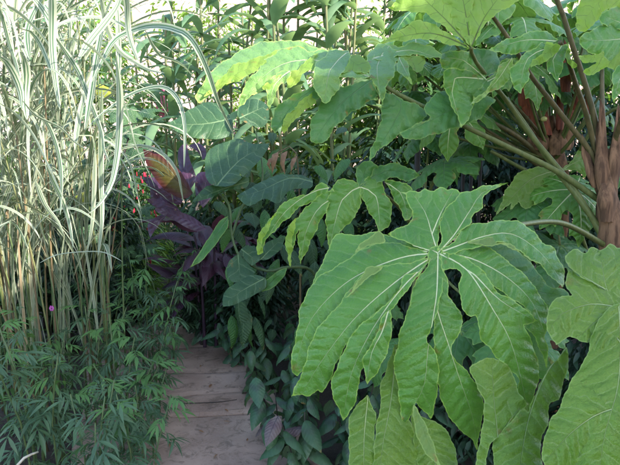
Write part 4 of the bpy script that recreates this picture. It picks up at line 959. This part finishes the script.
traced_blades = [
 ([(51, -25), (52, 0), (52, 20), (52, 45), (54, 70), (57, 92), (60, 110)], 1.9, 7.5), ([(-10, -2), (0, 3), (19, 14), (35, 29), (48, 45), (60, 66)], 2.0, 5.5), ([(-4, 0), (2, 18), (9, 44), (16, 65), (20, 84), (22, 96)], 2.0, 4.5),
 ([(10, 29), (20, 29), (30, 32), (39, 44), (47, 62), (54, 80), (57, 92), (59, 105)], 1.95, 6), ([(48, 28), (55, 37), (66, 53), (78, 72), (86, 92), (95, 115), (101, 132), (104, 150), (110, 163)], 2.1, 5.5),
 ([(60, 40), (68, 38), (82, 42), (97, 54), (110, 70), (119, 90), (127, 114), (132, 136), (138, 153), (148, 172), (155, 188)], 1.85, 6.5),
 ([(92, 82), (103, 60), (112, 44), (121, 36), (133, 31), (146, 27), (159, 26), (172, 28), (183, 32), (192, 40), (200, 53), (209, 74), (217, 98), (225, 116), (235, 137)], 1.95, 6),
 ([(123, -20), (126, 0), (127, 15), (128, 30), (132, 45), (139, 62)], 1.8, 6), ([(88, 128), (97, 118), (108, 110), (125, 98), (143, 90), (161, 87), (173, 93), (181, 106), (185, 126), (185, 149), (184, 168)], 2.0, 4.5),
 ([(-8, 100), (2, 105), (18, 117), (33, 136), (44, 158), (54, 179), (64, 200)], 1.9, 4.5), ([(28, 108), (38, 113), (49, 128), (58, 154), (61, 182), (60, 215)], 1.95, 5), ([(46, 165), (53, 182), (62, 201), (69, 224), (73, 248)], 1.95, 5),
 ([(116, 55), (119, 90), (119, 120), (117, 152), (112, 180), (105, 195), (97, 206), (88, 214)], 1.8, 7), ([(102, 90), (101, 120), (101, 150), (101, 180), (102, 220), (98, 256)], 2.2, 5), ([(95, 150), (94, 190), (92, 225), (87, 252)], 2.2, 4),
 ([(40, 263), (52, 257), (64, 254), (87, 252), (105, 253), (123, 262)], 1.8, 3), ([(85, 130), (91, 100), (96, 66), (101, 35), (106, 12), (115, -6)], 2.1, 7), ([(50, 32), (60, 25), (77, 20), (97, 18), (120, 24), (132, 33)], 2.2, 6),
 ([(20, 25), (40, 20), (65, 14), (85, 10), (104, 3)], 2.3, 5), ([(100, -10), (103, 8), (108, 30), (119, 50), (135, 62), (150, 70), (165, 73)], 2.1, 5), ([(145, 30), (152, 45), (160, 56), (172, 60), (183, 66), (196, 80)], 2.1, 4),
 ([(-5, 55), (5, 62), (14, 76), (20, 92), (22, 110)], 1.8, 8), ([(20, 52), (24, 60), (26, 75), (25, 95), (27, 120)], 1.85, 8), ([(78, 60), (92, 40), (108, 20), (118, 5), (124, -15)], 2.0, 8),
 ([(30, 60), (28, 30), (38, 5), (50, -12)], 2.2, 6), ([(60, 50), (50, 22), (35, 0), (20, -10)], 2.2, 6), ([(119, 80), (119, 55), (118, 20), (116, -10)], 2.3, 5),
 ([(75, 150), (79, 120), (86, 90), (94, 70)], 2.2, 5), ([(22, 100), (36, 116), (60, 128), (74, 142), (90, 152)], 1.8, 3.5), ([(-5, 230), (10, 222), (20, 232), (28, 250)], 1.7, 3.5), ([(35, 180), (45, 205), (58, 222), (64, 236)], 1.7, 4)]
g = np.random.default_rng(5); blades = []
for pts, d, wpx in traced_blades:
    q = catmull([(*p, d + .12 * math.sin(i * .5)) for i, p in enumerate(pts)], 6)
    W = P(q[:, 0], q[:, 1], q[:, 2]); blades.append((9e9, ribbon(W, wpx * d / F * 1.15, g.uniform(), g.uniform(0, .35), roll=g.uniform(-.3, .3)), 1))
def arching(x, y, z0, length, lean, az, stiff, wd, dry, n=22, yawside=None):
    p = np.array([x, y, z0]); ang = lean; out = [p.copy()]; st = length / n
    for i in range(n):
        ang = min(ang + stiff * st * (.3 + 2.2 * i / n), 3.0)
        p = p + st * np.array([math.sin(ang) * math.cos(az), math.sin(ang) * math.sin(az), math.cos(ang)]); out.append(p.copy())
    return ribbon(out, wd, g.uniform(), dry, roll=az + 1.57 + g.normal(0, .4))
for i in range(430):
    a = g.uniform(0, 6.283); r = .45 * math.sqrt(g.uniform()); x = -1.58 + r * math.cos(a) * 1.05; y = 2.75 + r * math.sin(a) * .9
    low = i % 4 == 0
    z0 = g.uniform(.1, .8) if low else g.uniform(.7, 1.9); dry = g.uniform(.35, .9) if (low and g.uniform() < .5) else g.uniform(0, .36)
    az = g.uniform(0, 6.283) if g.uniform() < .62 else g.uniform(-1.3, .3); L_ = g.uniform(.6, 1.25)
    b = arching(x, y, z0, L_, g.uniform(.0, .22) if low else g.uniform(.05, .5), az, g.uniform(.05, .7) if low else g.uniform(.7, 2.6), g.uniform(.009, .017) if low else g.uniform(.013, .027), dry)
    tip = np.array(b[0][-1]); blades.append((g.uniform(0, 1) + (1 if y < 2.75 else 0), b, 0))
blades.sort(key=lambda t: -t[0])
for sc_, b, _ in blades[:100]: mk('leaf_blade', b[0], b[1], M['striped'], G, b[2], b[3])
V, Fc, rb, ax, off = [], [], [], [], 0
for _, b, _ in blades[100:]:
    V += list(b[0]); Fc += [tuple(i + off for i in f) for f in b[1]]; rb += b[2]; ax += b[3]; off += len(b[0])
setp(mk('grass_foliage', V, Fc, M['striped'], G, rb, ax), kind='stuff')
for i in range(60):
    a = g.uniform(0, 6.283); r = .46 * math.sqrt(g.uniform()); x = -1.50 + r * math.cos(a) * 1.15; y = 2.72 + r * math.sin(a) * .9; h = g.uniform(1.0, 2.2)
    lx, ly = g.normal(0, .10, 2)
    tube('stalk', [(x, y, 0), (x + lx * .3, y + ly * .3, h * .5), (x + lx, y + ly, h)], g.uniform(.004, .0075), .003, M[['tan_stem', 'stem', 'cane', 'stem'][int(g.integers(0, 4))]], G, 6, steps=.25)

# ------------------------------------------------------------------ feathery low plants, bottom left
def compound(nl, L, seed, wid=.085):
    r = random.Random(seed); V, Fc = [], []
    ax_len = L * .55
    def leaflet(o, yaw, pit, l):
        b = len(V); R = Matrix.Rotation(yaw, 3, 'Z') @ Matrix.Rotation(pit, 3, 'Y'); k = 6
        prof = [.0, .55, .95, 1.0, .72, .35, 0]
        for i in range(k + 1):
            t = i / k; ww = wid * l * prof[i]; dz = -.30 * l * t * t
            for s in (-1, 0, 1): V.append(tuple(Vector(o) + R @ Vector((t * l, s * ww, dz + abs(s) * ww * .35))))
        for i in range(k):
            for s in (0, 1): q = b + i * 3 + s; Fc.append((q, q + 1, q + 4, q + 3))
    def ax(t): return (ax_len * t, 0, -.12 * ax_len * t * t)
    for i in range((nl - 1) // 2):
        t = .35 + .65 * i / max(1, (nl - 1) // 2 - 1) * .85
        for s in (-1, 1): leaflet(ax(t), s * r.uniform(.55, .95), r.uniform(.0, .35), L * r.uniform(.42, .58))
    leaflet(ax(1), r.uniform(-.1, .1), r.uniform(.05, .3), L * r.uniform(.5, .65))
    b = len(V)
    for i in range(5):
        p = ax(i / 4)
        for s in (-1, 1): V.append((p[0], s * .0016, p[2]))
    for i in range(4): Fc.append((b + i * 2, b + i * 2 + 1, b + i * 2 + 3, b + i * 2 + 2))
    return V, Fc
def raw_mesh(name, V, Fc, mat):
    me = bpy.data.meshes.new(name); me.from_pydata([tuple(v) for v in V], [], Fc); me.polygons.foreach_set('use_smooth', [True] * len(me.polygons)); me.materials.append(mat); return me
COMP = [raw_mesh('leaf', *compound([5, 7, 7, 9, 5][i], .19, i), M['feather']) for i in range(5)]
COMPY = [raw_mesh('leaf', *compound([5, 7, 7][i], .18, i + 10, .10), M['feather_young']) for i in range(3)]
r_ = random.Random(21)
def feathery(x, y, h, nst, label, young=.25, spread=.22, group='feathery low plants beside the path'):
    t = thing('feathery_plant', label, 'leafy plant', (x, y, 0), group)
    for s in range(nst):
        a = r_.uniform(0, 6.283); sp_ = spread * r_.uniform(.3, 1); hh = (h + max(0, y - 2.2) * .12 + .04) * r_.uniform(.6, 1.1)
        top = Vector((x + sp_ * math.cos(a), y + sp_ * math.sin(a), hh)); base = Vector((x + .05 * math.cos(a), y + .05 * math.sin(a), 0)); mid = (top + base) / 2 + Vector((-.03 * math.cos(a), -.03 * math.sin(a), .05))
        tube('stem', [tuple(base), tuple(mid), tuple(top)], .005, .0025, M['stem'], t, 6, steps=.12)
        nl = int(7 + hh * 15); az = r_.uniform(0, 6.28)
        for i in range(nl):
            f = .22 + .78 * i / (nl - 1); az += 2.4 + r_.uniform(-.3, .3)
            p = base.lerp(mid, f * 2) if f < .5 else mid.lerp(top, f * 2 - 1)
            yg = f > .8 and r_.random() < young * 2
            inst('leaf', r_.choice(COMPY if yg else COMP), t, p, az, (.35 - .9 * (f - .3)) * r_.uniform(.5, 1.3) if f > .9 else r_.uniform(-.15, .5), r_.uniform(-.3, .3), r_.uniform(.32, .95) * (1 if f < .95 else .8))
    return t
fe = [(-.64, 1.84, .50, 3, 'bright young feathery plant leaning over the bottom of the path', .9), (-.80, 1.80, .62, 4, 'dark feathery plant at the very bottom of the picture', .1),
      (-1.05, 1.95, .66, 5, 'feathery plant in the bottom left corner', .25), (-.76, 2.25, .56, 3, 'feathery plant with thin leaflets spreading over the near slab edge', .4),
      (-.88, 2.3, .62, 5, 'feathery plant in the middle of the low mass at left', .3), (-1.2, 2.3, .74, 5, 'feathery plant in front of the striped grass at the left edge', .3),
      (-.86, 2.68, .60, 4, 'feathery plant behind the middle one, left of the path joints', .3), (-1.12, 2.62, .66, 4, 'feathery plant at the foot of the striped grass', .3),
      (-.98, 3.05, .74, 4, 'palest feathery plant standing tallest before the dark gap', 1.0), (-1.25, 3.1, .68, 4, 'feathery plant at the right foot of the grass clump', .5),
      (-.98, 3.45, .66, 3, 'feathery plant farthest along the left side of the path', .4), (-1.45, 2.1, .70, 4, 'feathery plant cut by the left edge of the picture', .2)]
for x, y, h, n_, lb, yg in fe: feathery(x, y, h, n_, lb, yg)

# ------------------------------------------------------------------ persicaria along the right side of the path
pg = [flat_leaf(lance_shape(.14, .27), .14, .009, .016, d_, .45, .04, .08) for d_ in (.5, .9, 1.3)]
PER = [mesh_data('leaf', q, M['persicaria']) for q in pg]; PERP = [mesh_data('leaf', q, M['persicaria_pink']) for q in pg]
r_ = random.Random(33)
def persicaria(x, y, h, label):
    t = thing('persicaria', label, 'leafy plant', (x, y, 0), 'dark pointed-leaved plants along the path')
    for s in range(5):
        a = r_.uniform(0, 6.283); sp_ = r_.uniform(.05, .17); hh = h * r_.uniform(.55, 1.05)
        base = Vector((x + .03 * math.cos(a), y + .03 * math.sin(a), 0)); top = Vector((x + sp_ * math.cos(a), y + sp_ * math.sin(a), hh))
        tube('stem', [tuple(base), tuple((base + top) / 2 + Vector((0, 0, .03))), tuple(top)], .004, .0025, M['dark_stem'], t, 6, steps=.1)
        nl = int(5 + hh * 12); az = r_.uniform(0, 6.28)
        for i in range(nl):
            f = .15 + .85 * i / (nl - 1); az += 2.4
            inst('leaf', r_.choice(PERP if r_.random() < .05 else PER), t, base.lerp(top, f), az + r_.uniform(-.3, .3), r_.uniform(.1, .8), r_.uniform(-.3, .3), r_.uniform(.65, 1.2))
for x, y, h, lb in ((-.02, 2.15, .36, 'pointed-leaved plant at the bottom beside the yellow-green leaf tip'), (-.14, 2.45, .42, 'pointed-leaved plant with purple blotches touching the slab edge'),
                    (.20, 2.3, .46, 'pointed-leaved plant half hidden under the huge leaf'), (-.04, 2.75, .50, 'pointed-leaved plant behind the blotched one'), (-.28, 2.98, .42, 'pointed-leaved plant at the right edge of the third slab'),
                    (.30, 2.75, .55, 'pointed-leaved plant in the shadow left of the huge leaf'), (-.46, 3.38, .42, 'pointed-leaved plant near the far end of the path'), (-.10, 3.2, .55, 'pointed-leaved plant below the heart-shaped leaves'),
                    (.45, 2.2, .5, 'pointed-leaved plant seen through the gaps of the huge leaf'), (-.70, 3.72, .42, 'pale pointed-leaved plant below the purple canna'), (-.90, 4.0, .42, 'pointed-leaved plant where the path disappears')):
    persicaria(x, y, h, lb)

# ------------------------------------------------------------------ shrubs
def shrub(name, label, cat, centre, radii, n, size, mat, seed, wf=1.0, clumps=14, group=None, nst=5, stem='dark_stem', pit=(.1, 1.0)):
    t = thing(name, label, cat, (centre[0], centre[1], 0), group)
    o, cc = scat_leaves('foliage', n, centre, radii, size, M[mat], t, wf, clumps, seed=seed, pit=pit)
    for i in range(nst):
        c = cc[i % len(cc)]
        tube('stem', [(centre[0] + .1 * math.cos(i * 2), centre[1] + .1 * math.sin(i * 2), 0), tuple((np.array([centre[0], centre[1], 0]) + c) / 2 + [0, 0, .1]), tuple(c)], .018, .006, M[stem], t, 6, steps=.3)
    return t
rs = shrub('fuchsia_bush', 'small-leaved bush dotted with hanging red flowers left of the purple canna', 'bush', (-1.48, 4.5, .62), (.42, .35, .62), 2600, .055, 'green', 3, .8, 22)
r_ = random.Random(3)
def flower_geo(c, l, r, seed, n=6):
    q = random.Random(seed); V, Fc = [], []
    for i in range(5):
        t = i / 4; rad = r * [.25, .8, .6, 1.0, .5][i]
        for k in range(n): a = 6.283 * k / n; V.append((c[0] + rad * math.cos(a), c[1] + rad * math.sin(a), c[2] - l * t))
    for i in range(4):
        for k in range(n): Fc.append((i * n + k, i * n + (k + 1) % n, (i + 1) * n + (k + 1) % n, (i + 1) * n + k))
    return V, Fc
for i in range(64):
    c = PV(r_.uniform(110, 156), r_.uniform(170, 262), r_.uniform(4.0, 4.3))
    V, Fc = flower_geo(c, r_.uniform(.022, .04), r_.uniform(.005, .010), i); mk('flower', V, Fc, M['red_flower'], rs)
ys = shrub('yellow_green_bush', 'fresh lime-green low bush under the red flowers', 'bush', (-1.40, 4.15, .45), (.30, .22, .38), 900, .085, 'lime', 8, .5, 14)
pk = shrub('rose_bush', 'thin bush with a pink flower cluster in front of the brick wall', 'bush', (-1.95, 6.6, .95), (.5, .4, .95), 1300, .07, 'lime', 12, .8, 16)
for i in range(16):
    c = PV(r_.gauss(163, 3.5), r_.gauss(104, 7), 6.2); V, Fc = flower_geo(c, .07, .03, i); mk('flower', V, Fc, M['pink_flower'], pk)
mf = thing('small_flower', 'tiny mauve flower at the foot of the striped grass', 'flower', tuple(PV(52, 308, 2.55)))
for i in range(6):
    a = i * 1.047; c = PV(52, 308, 2.55) + Vector((.008 * math.cos(a), -.004, .008 * math.sin(a))); V, Fc = flower_geo(c + Vector((0, 0, .006)), .012, .0045, i); mk('petal', V, Fc, M['mauve_flower'], mf)
tube('stem', [tuple(ground(52, 345)), tuple(PV(51, 325, 2.56)), tuple(PV(52, 309, 2.555))], .002, .0015, M['stem'], mf, 5)

# fig-like plant behind the grass
fx, fy = -2.05, 4.0
FG = thing('fig_shrub', 'shrub with blue-green lobed leaves behind the striped grass', 'shrub', (fx, fy, 0))
r_ = random.Random(6)
figg = [mesh_data('leaf', flat_leaf(palm_shape(5, .15, .55, 230, .22, r_, notch=False), .15, .012, .016, .8, .3, .1, .2), M['datura']) for _ in range(2)]
for i in range(60):
    px, py, d = r_.uniform(30, 150), r_.uniform(95, 260), r_.uniform(3.5, 4.3)
    if 85 < px < 118 and 165 < py < 260: continue
    inst('leaf', r_.choice(figg), FG, PV(px, py, d), r_.uniform(-2.6, -.5), r_.uniform(.1, .9), 0, r_.uniform(.7, 1.3))
for i in range(9): tube('stem', [(fx + .06 * i - .2, fy, 0), (fx + .1 * i - .3, fy, .8), tuple(PV(45 + 11 * i, 120 + 10 * (i % 4), 3.9))], .011, .005, M['dark_stem'], FG, 6, steps=.2)
broad([([(74, 196), (84, 192), (90, 200), (88, 212), (82, 217), (79, 206)], [[(76, 195), (85, 215)]], 0)], plane(82, 204, 3.2), FG, mat='yellow_leaf', label='yellowing hanging leaf') if False else mk('yellow_leaf', [tuple(P(a, b, 3.2 + .02 * (i % 3))) for i, (a, b) in enumerate([(74, 196), (84, 191), (90, 200), (89, 210), (82, 218), (78, 207), (82, 203)])], [(0, 1, 6), (1, 2, 6), (2, 3, 6), (3, 4, 6), (4, 5, 6), (5, 0, 6)], M['yellow_leaf'], FG)
mk('yellow_leaf', [tuple(P(a, b, 3.6 + .02 * (i % 3))) for i, (a, b) in enumerate([(92, 88), (100, 84), (110, 88), (112, 96), (104, 99), (95, 96), (101, 91)])], [(0, 1, 6), (1, 2, 6), (2, 3, 6), (3, 4, 6), (4, 5, 6), (5, 0, 6)], M['yellow_leaf'], FG)

# giant canes in the sun behind
def cane_plant(x, y, h, n, label, seed, lw=.115, sprd=.40, thick=.016):
    q = np.random.default_rng(seed); t = thing('giant_cane', label, 'cane', (x, y, 0), 'tall canes standing in the sun')
    for s in range(n):
        a = q.uniform(0, 6.28); r = sprd * math.sqrt(q.uniform()); bx_, by_ = x + r * math.cos(a), y + r * math.sin(a); hh = h * q.uniform(.75, 1.1); lx, ly = q.normal(0, .10, 2)
        pts = catmull([(bx_, by_, 0), (bx_ + lx * .4, by_ + ly * .4, hh * .5), (bx_ + lx, by_ + ly, hh)], .06)
        rr_ = [thick * (1 - .4 * i / len(pts)) * (1.14 if i % 4 == 0 else 1) for i in range(len(pts))]
        V, Fc = tube_geo(pts, rr_, 7); mk('cane', [tuple(v) for v in V], Fc, M['cane'], t)
        Vv, Ff, off = [], [], 0
        k = int(hh / .20)
        for i in range(k):
            f = .25 + .75 * i / k; p = pts[int(f * (len(pts) - 1))]; az = q.uniform(0, 6.28); ang = q.uniform(.4, .9); L_ = q.uniform(.45, .85)
            o = [np.array(p)]; pq = np.array(p, float)
            for j in range(9):
                ang += L_ * q.uniform(.3, .9) * .5; pq = pq + L_ / 9 * np.array([math.sin(ang) * math.cos(az), math.sin(ang) * math.sin(az), math.cos(ang)]); o.append(pq.copy())
            b = ribbon(o, lw * q.uniform(.7, 1.2), 0, 0, roll=az + 1.57, nx_=2); Vv += list(b[0]); Ff += [tuple(z + off for z in fz) for fz in b[1]]; off += len(b[0])
        mk('foliage', Vv, Ff, M['cane_leaf'], t)
    return t
for i, (px, d, h, n_, lb) in enumerate(((185, 5.6, 3.0, 5, 'cane clump above the purple canna'), (215, 5.0, 3.0, 5, 'cane clump left behind the frilly leaf'), (262, 5.2, 3.2, 4, 'cane clump right of the gap of brick wall'),
        (292, 4.7, 3.3, 2, 'thick yellow-green canes rising above the frilly leaf'), (325, 5.0, 3.2, 4, 'cane clump with pale broad leaves at top centre'), (355, 5.4, 3.3, 4, 'cane clump right of top centre'),
        (400, 6.0, 3.4, 4, 'cane clump behind the top leaf seen from below'), (120, 7.0, 2.6, 3, 'cane clump far off before the brick wall'), (60, 6.2, 3.0, 4, 'cane clump behind the top of the grass'), (240, 7.2, 3.0, 4, 'farther cane clump in the centre'), (160, 6.4, 2.8, 4, 'cane clump just right of the pink flowers'), (308, 6.4, 3.4, 5, 'dense far cane clump between the thick canes'), (20, 5.6, 3.0, 4, 'cane clump at the top left corner behind the grass'), (95, 5.6, 2.7, 3, 'cane clump showing between the arching blades'))):
    p = PV(px, 138, d); cane_plant(p.x, p.y, h, n_, lb, 40 + i)

r_ = random.Random(77)
# sunny herbs at the foot of the wall and darker shrubs on the right
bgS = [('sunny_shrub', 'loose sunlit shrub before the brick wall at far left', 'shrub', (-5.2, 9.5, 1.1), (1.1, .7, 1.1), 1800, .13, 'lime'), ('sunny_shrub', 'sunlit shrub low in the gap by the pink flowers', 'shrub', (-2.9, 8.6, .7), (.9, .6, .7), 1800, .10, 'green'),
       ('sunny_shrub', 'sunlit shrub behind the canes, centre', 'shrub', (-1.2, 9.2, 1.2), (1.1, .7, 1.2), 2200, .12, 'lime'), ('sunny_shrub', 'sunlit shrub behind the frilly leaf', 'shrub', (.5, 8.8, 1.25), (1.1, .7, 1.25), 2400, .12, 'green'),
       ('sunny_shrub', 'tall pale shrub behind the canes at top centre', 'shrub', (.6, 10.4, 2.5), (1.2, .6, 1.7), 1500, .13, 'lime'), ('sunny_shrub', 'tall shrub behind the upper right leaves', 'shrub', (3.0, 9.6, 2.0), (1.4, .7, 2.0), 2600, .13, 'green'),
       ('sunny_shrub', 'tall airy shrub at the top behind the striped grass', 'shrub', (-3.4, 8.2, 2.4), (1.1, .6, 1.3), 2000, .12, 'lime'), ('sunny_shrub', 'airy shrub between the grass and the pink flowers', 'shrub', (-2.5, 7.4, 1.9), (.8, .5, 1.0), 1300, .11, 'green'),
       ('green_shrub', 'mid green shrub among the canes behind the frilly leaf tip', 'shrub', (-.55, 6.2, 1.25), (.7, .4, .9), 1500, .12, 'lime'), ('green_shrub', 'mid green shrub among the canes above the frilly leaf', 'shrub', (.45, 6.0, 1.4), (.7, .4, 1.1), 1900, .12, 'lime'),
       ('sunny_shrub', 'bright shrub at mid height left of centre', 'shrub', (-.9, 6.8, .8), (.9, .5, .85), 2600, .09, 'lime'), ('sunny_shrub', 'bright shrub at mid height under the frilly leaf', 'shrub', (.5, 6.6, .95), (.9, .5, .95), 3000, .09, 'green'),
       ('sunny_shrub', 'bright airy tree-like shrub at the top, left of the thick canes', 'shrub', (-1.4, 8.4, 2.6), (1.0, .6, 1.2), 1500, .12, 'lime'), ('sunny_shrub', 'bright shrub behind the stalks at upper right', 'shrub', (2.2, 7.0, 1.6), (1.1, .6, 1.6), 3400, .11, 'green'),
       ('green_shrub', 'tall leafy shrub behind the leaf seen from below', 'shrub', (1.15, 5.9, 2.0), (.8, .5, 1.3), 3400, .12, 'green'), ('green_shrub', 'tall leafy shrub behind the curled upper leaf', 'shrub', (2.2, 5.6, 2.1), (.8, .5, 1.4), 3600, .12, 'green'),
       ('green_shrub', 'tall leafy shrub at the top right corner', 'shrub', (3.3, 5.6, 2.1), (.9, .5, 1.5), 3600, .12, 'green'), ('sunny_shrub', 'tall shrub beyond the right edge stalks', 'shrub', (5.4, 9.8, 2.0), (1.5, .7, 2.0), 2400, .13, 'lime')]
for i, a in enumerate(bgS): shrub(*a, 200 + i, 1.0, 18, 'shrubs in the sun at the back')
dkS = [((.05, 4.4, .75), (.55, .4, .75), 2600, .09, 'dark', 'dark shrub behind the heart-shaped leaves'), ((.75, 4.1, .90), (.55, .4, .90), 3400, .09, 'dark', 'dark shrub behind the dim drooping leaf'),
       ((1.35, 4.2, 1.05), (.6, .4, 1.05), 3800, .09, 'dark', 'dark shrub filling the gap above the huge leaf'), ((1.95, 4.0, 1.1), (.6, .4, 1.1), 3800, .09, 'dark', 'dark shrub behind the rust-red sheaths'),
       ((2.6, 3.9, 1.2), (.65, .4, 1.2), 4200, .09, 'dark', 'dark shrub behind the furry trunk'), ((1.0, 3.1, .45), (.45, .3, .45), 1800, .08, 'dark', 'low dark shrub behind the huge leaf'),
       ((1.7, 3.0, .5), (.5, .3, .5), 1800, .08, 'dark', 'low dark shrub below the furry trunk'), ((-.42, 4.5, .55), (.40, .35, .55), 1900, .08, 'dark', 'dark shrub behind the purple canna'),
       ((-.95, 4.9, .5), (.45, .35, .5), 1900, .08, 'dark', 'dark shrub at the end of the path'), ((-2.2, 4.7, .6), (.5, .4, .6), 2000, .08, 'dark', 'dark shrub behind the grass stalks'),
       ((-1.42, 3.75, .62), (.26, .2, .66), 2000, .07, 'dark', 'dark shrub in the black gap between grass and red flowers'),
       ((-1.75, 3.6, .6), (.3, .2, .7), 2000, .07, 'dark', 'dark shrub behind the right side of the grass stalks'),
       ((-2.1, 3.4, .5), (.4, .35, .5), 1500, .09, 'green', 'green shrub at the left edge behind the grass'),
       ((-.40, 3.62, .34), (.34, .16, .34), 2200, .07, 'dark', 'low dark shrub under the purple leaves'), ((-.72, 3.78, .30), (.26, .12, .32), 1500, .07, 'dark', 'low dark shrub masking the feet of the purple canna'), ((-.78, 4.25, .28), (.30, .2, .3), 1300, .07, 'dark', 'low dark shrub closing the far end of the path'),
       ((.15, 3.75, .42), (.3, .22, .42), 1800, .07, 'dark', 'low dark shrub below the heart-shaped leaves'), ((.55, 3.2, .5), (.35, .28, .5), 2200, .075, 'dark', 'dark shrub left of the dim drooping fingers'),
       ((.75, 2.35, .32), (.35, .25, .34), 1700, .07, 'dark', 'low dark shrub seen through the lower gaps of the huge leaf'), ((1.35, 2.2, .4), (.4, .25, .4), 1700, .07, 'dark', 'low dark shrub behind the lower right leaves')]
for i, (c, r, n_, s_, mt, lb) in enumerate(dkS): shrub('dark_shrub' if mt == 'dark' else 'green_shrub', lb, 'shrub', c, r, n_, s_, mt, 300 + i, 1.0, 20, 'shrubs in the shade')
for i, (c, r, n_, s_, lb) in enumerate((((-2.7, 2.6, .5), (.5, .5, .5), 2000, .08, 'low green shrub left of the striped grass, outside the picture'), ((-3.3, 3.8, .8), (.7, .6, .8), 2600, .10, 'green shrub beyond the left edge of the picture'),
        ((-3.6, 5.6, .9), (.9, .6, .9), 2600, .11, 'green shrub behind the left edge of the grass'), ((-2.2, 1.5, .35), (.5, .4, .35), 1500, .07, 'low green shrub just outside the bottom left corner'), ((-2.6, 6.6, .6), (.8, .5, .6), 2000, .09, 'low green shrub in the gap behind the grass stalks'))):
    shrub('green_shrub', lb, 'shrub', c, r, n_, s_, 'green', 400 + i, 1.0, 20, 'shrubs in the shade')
# thin dark stakes and rail in the gap right of centre
for i, (px, y0, y1, d) in enumerate(((464, 148, 200, 3.4), (472, 152, 200, 3.45), (481, 150, 200, 3.4), (418, 135, 195, 3.3))):
    lb = ['thin dark stake, left one in the gap above the huge leaf', 'thin dark stake, middle one in the gap above the huge leaf', 'thicker dark stake, right one in the gap above the huge leaf', 'dark upright stake right of the dim drooping leaf'][i]
    p = PV(px, y0, d); V, Fc = tube_geo([(p.x, p.y, 0), (p.x + .01, p.y, p.z * .5), tuple(p)], [.012 if i != 3 else .018] * 3, 8)
    setp(mk('garden_stake', [tuple(v) for v in V], Fc, M['dark_stem']), lb, 'stake', 'dark stakes in the gap')

# litter on the path
def stick(pts, r, mat, name, label, cat): return setp(tube(name, pts, r, r * .6, M[mat], None, 6, .1, steps=.02), label, cat)
def gp(px, py, z=.034): v = ground(px, py); return (v.x, v.y, z)
stick([gp(183, 409), gp(200, 408.5), gp(220, 407.5), gp(237, 405)], .0026, 'dark_stem', 'twig', 'long thin dark twig lying across the slab joint', 'twig')
stick([gp(166, 369), gp(176, 363), gp(180, 357, .06)], .004, 'tan_stem', 'twig', 'pale forked twig by the upper slab joint', 'twig')
V, Fc = ribbon([Vector(gp(150, 372, .036)), Vector(gp(157, 367, .045)), Vector(gp(166, 363, .04)), Vector(gp(170, 362, .036))], .022, 0, 0, nx_=4)[:2]
M['straw'] = bark('straw', (.42, .38, .30), (.30, .26, .20), 40, .6, .2, .2)
setp(mk('dry_grass', V, Fc, M['straw']), 'pale dry grass blade lying on the path beside the feathery plants', 'dry leaf')
for i, (a, b, lb) in enumerate((((15, 468), (24, 452), 'pale dry cane piece in the bottom left corner'), )):
    stick([tuple(PV(14, 470, 1.9)), tuple(PV(24, 458, 1.9)), tuple(PV(38, 452, 1.95))], .006, 'straw', 'dry_cane', lb, 'dry stem')
r_ = random.Random(8)
for i, (px, py, lb) in enumerate(((199, 437, 'brown leaf scrap in the middle of the near slab'), (218, 461, 'brown leaf scrap at the bottom of the near slab'), (247, 448, 'brown leaf scrap at the right of the near slab'), (209, 393, 'brown leaf scrap just above the twig'), (182, 425, 'brown leaf scrap near the left edge of the near slab'), (230, 428, 'brown leaf scrap right of the middle of the near slab'), (170, 450, 'brown leaf scrap under the bright feathery plant'), (200, 372, 'brown leaf scrap on the third slab'), (185, 355, 'brown leaf scrap near the far end of the path'), (225, 415, 'brown leaf scrap close to the twig end'))):
    p = gp(px, py, .036); s_ = r_.uniform(.018, .03); V, Fc = scatter(LT_V, LT_F, np.array([p]), np.array([r_.uniform(0, 6)]), np.array([-.1]), np.array([.2]), np.array([s_ * 1.6]))
    mk_ = mk_scatter('fallen_leaf', V, Fc, M['dry_leaf']); setp(mk_, lb, 'fallen leaf', 'fallen leaf scraps on the path')
# crisp brown hanging leaves in the middle
dl = thing('dead_foliage', 'withered tan leaves hanging from a stalk right of the holed leaf', 'dead leaves', tuple(PV(283, 150, 3.3)))
for i, (px, py, l, wpx) in enumerate(((274, 152, 22, 7), (283, 151, 24, 6), (293, 156, 16, 5), (269, 157, 14, 4))):
    V, Fc = ribbon([PV(px + 4, py, 3.3), PV(px + 1, py + 2, 3.27), PV(px - 1, py + l * .5, 3.25), PV(px + (2 if i % 2 else -2), py + l, 3.26)], wpx * 3.3 / F, 0, 0, nx_=3)[:2]
    mk('dead_leaf', V, Fc, M['dry_leaf'], dl)
tube('stem', [tuple(PV(278, 152, 3.3)), tuple(PV(283, 150, 3.32)), tuple(PV(296, 153, 3.3)), tuple(PV(300, 230, 3.35)), tuple(PV(300, 400, 3.4))], .004, .008, M['tan_stem'], dl, 6)
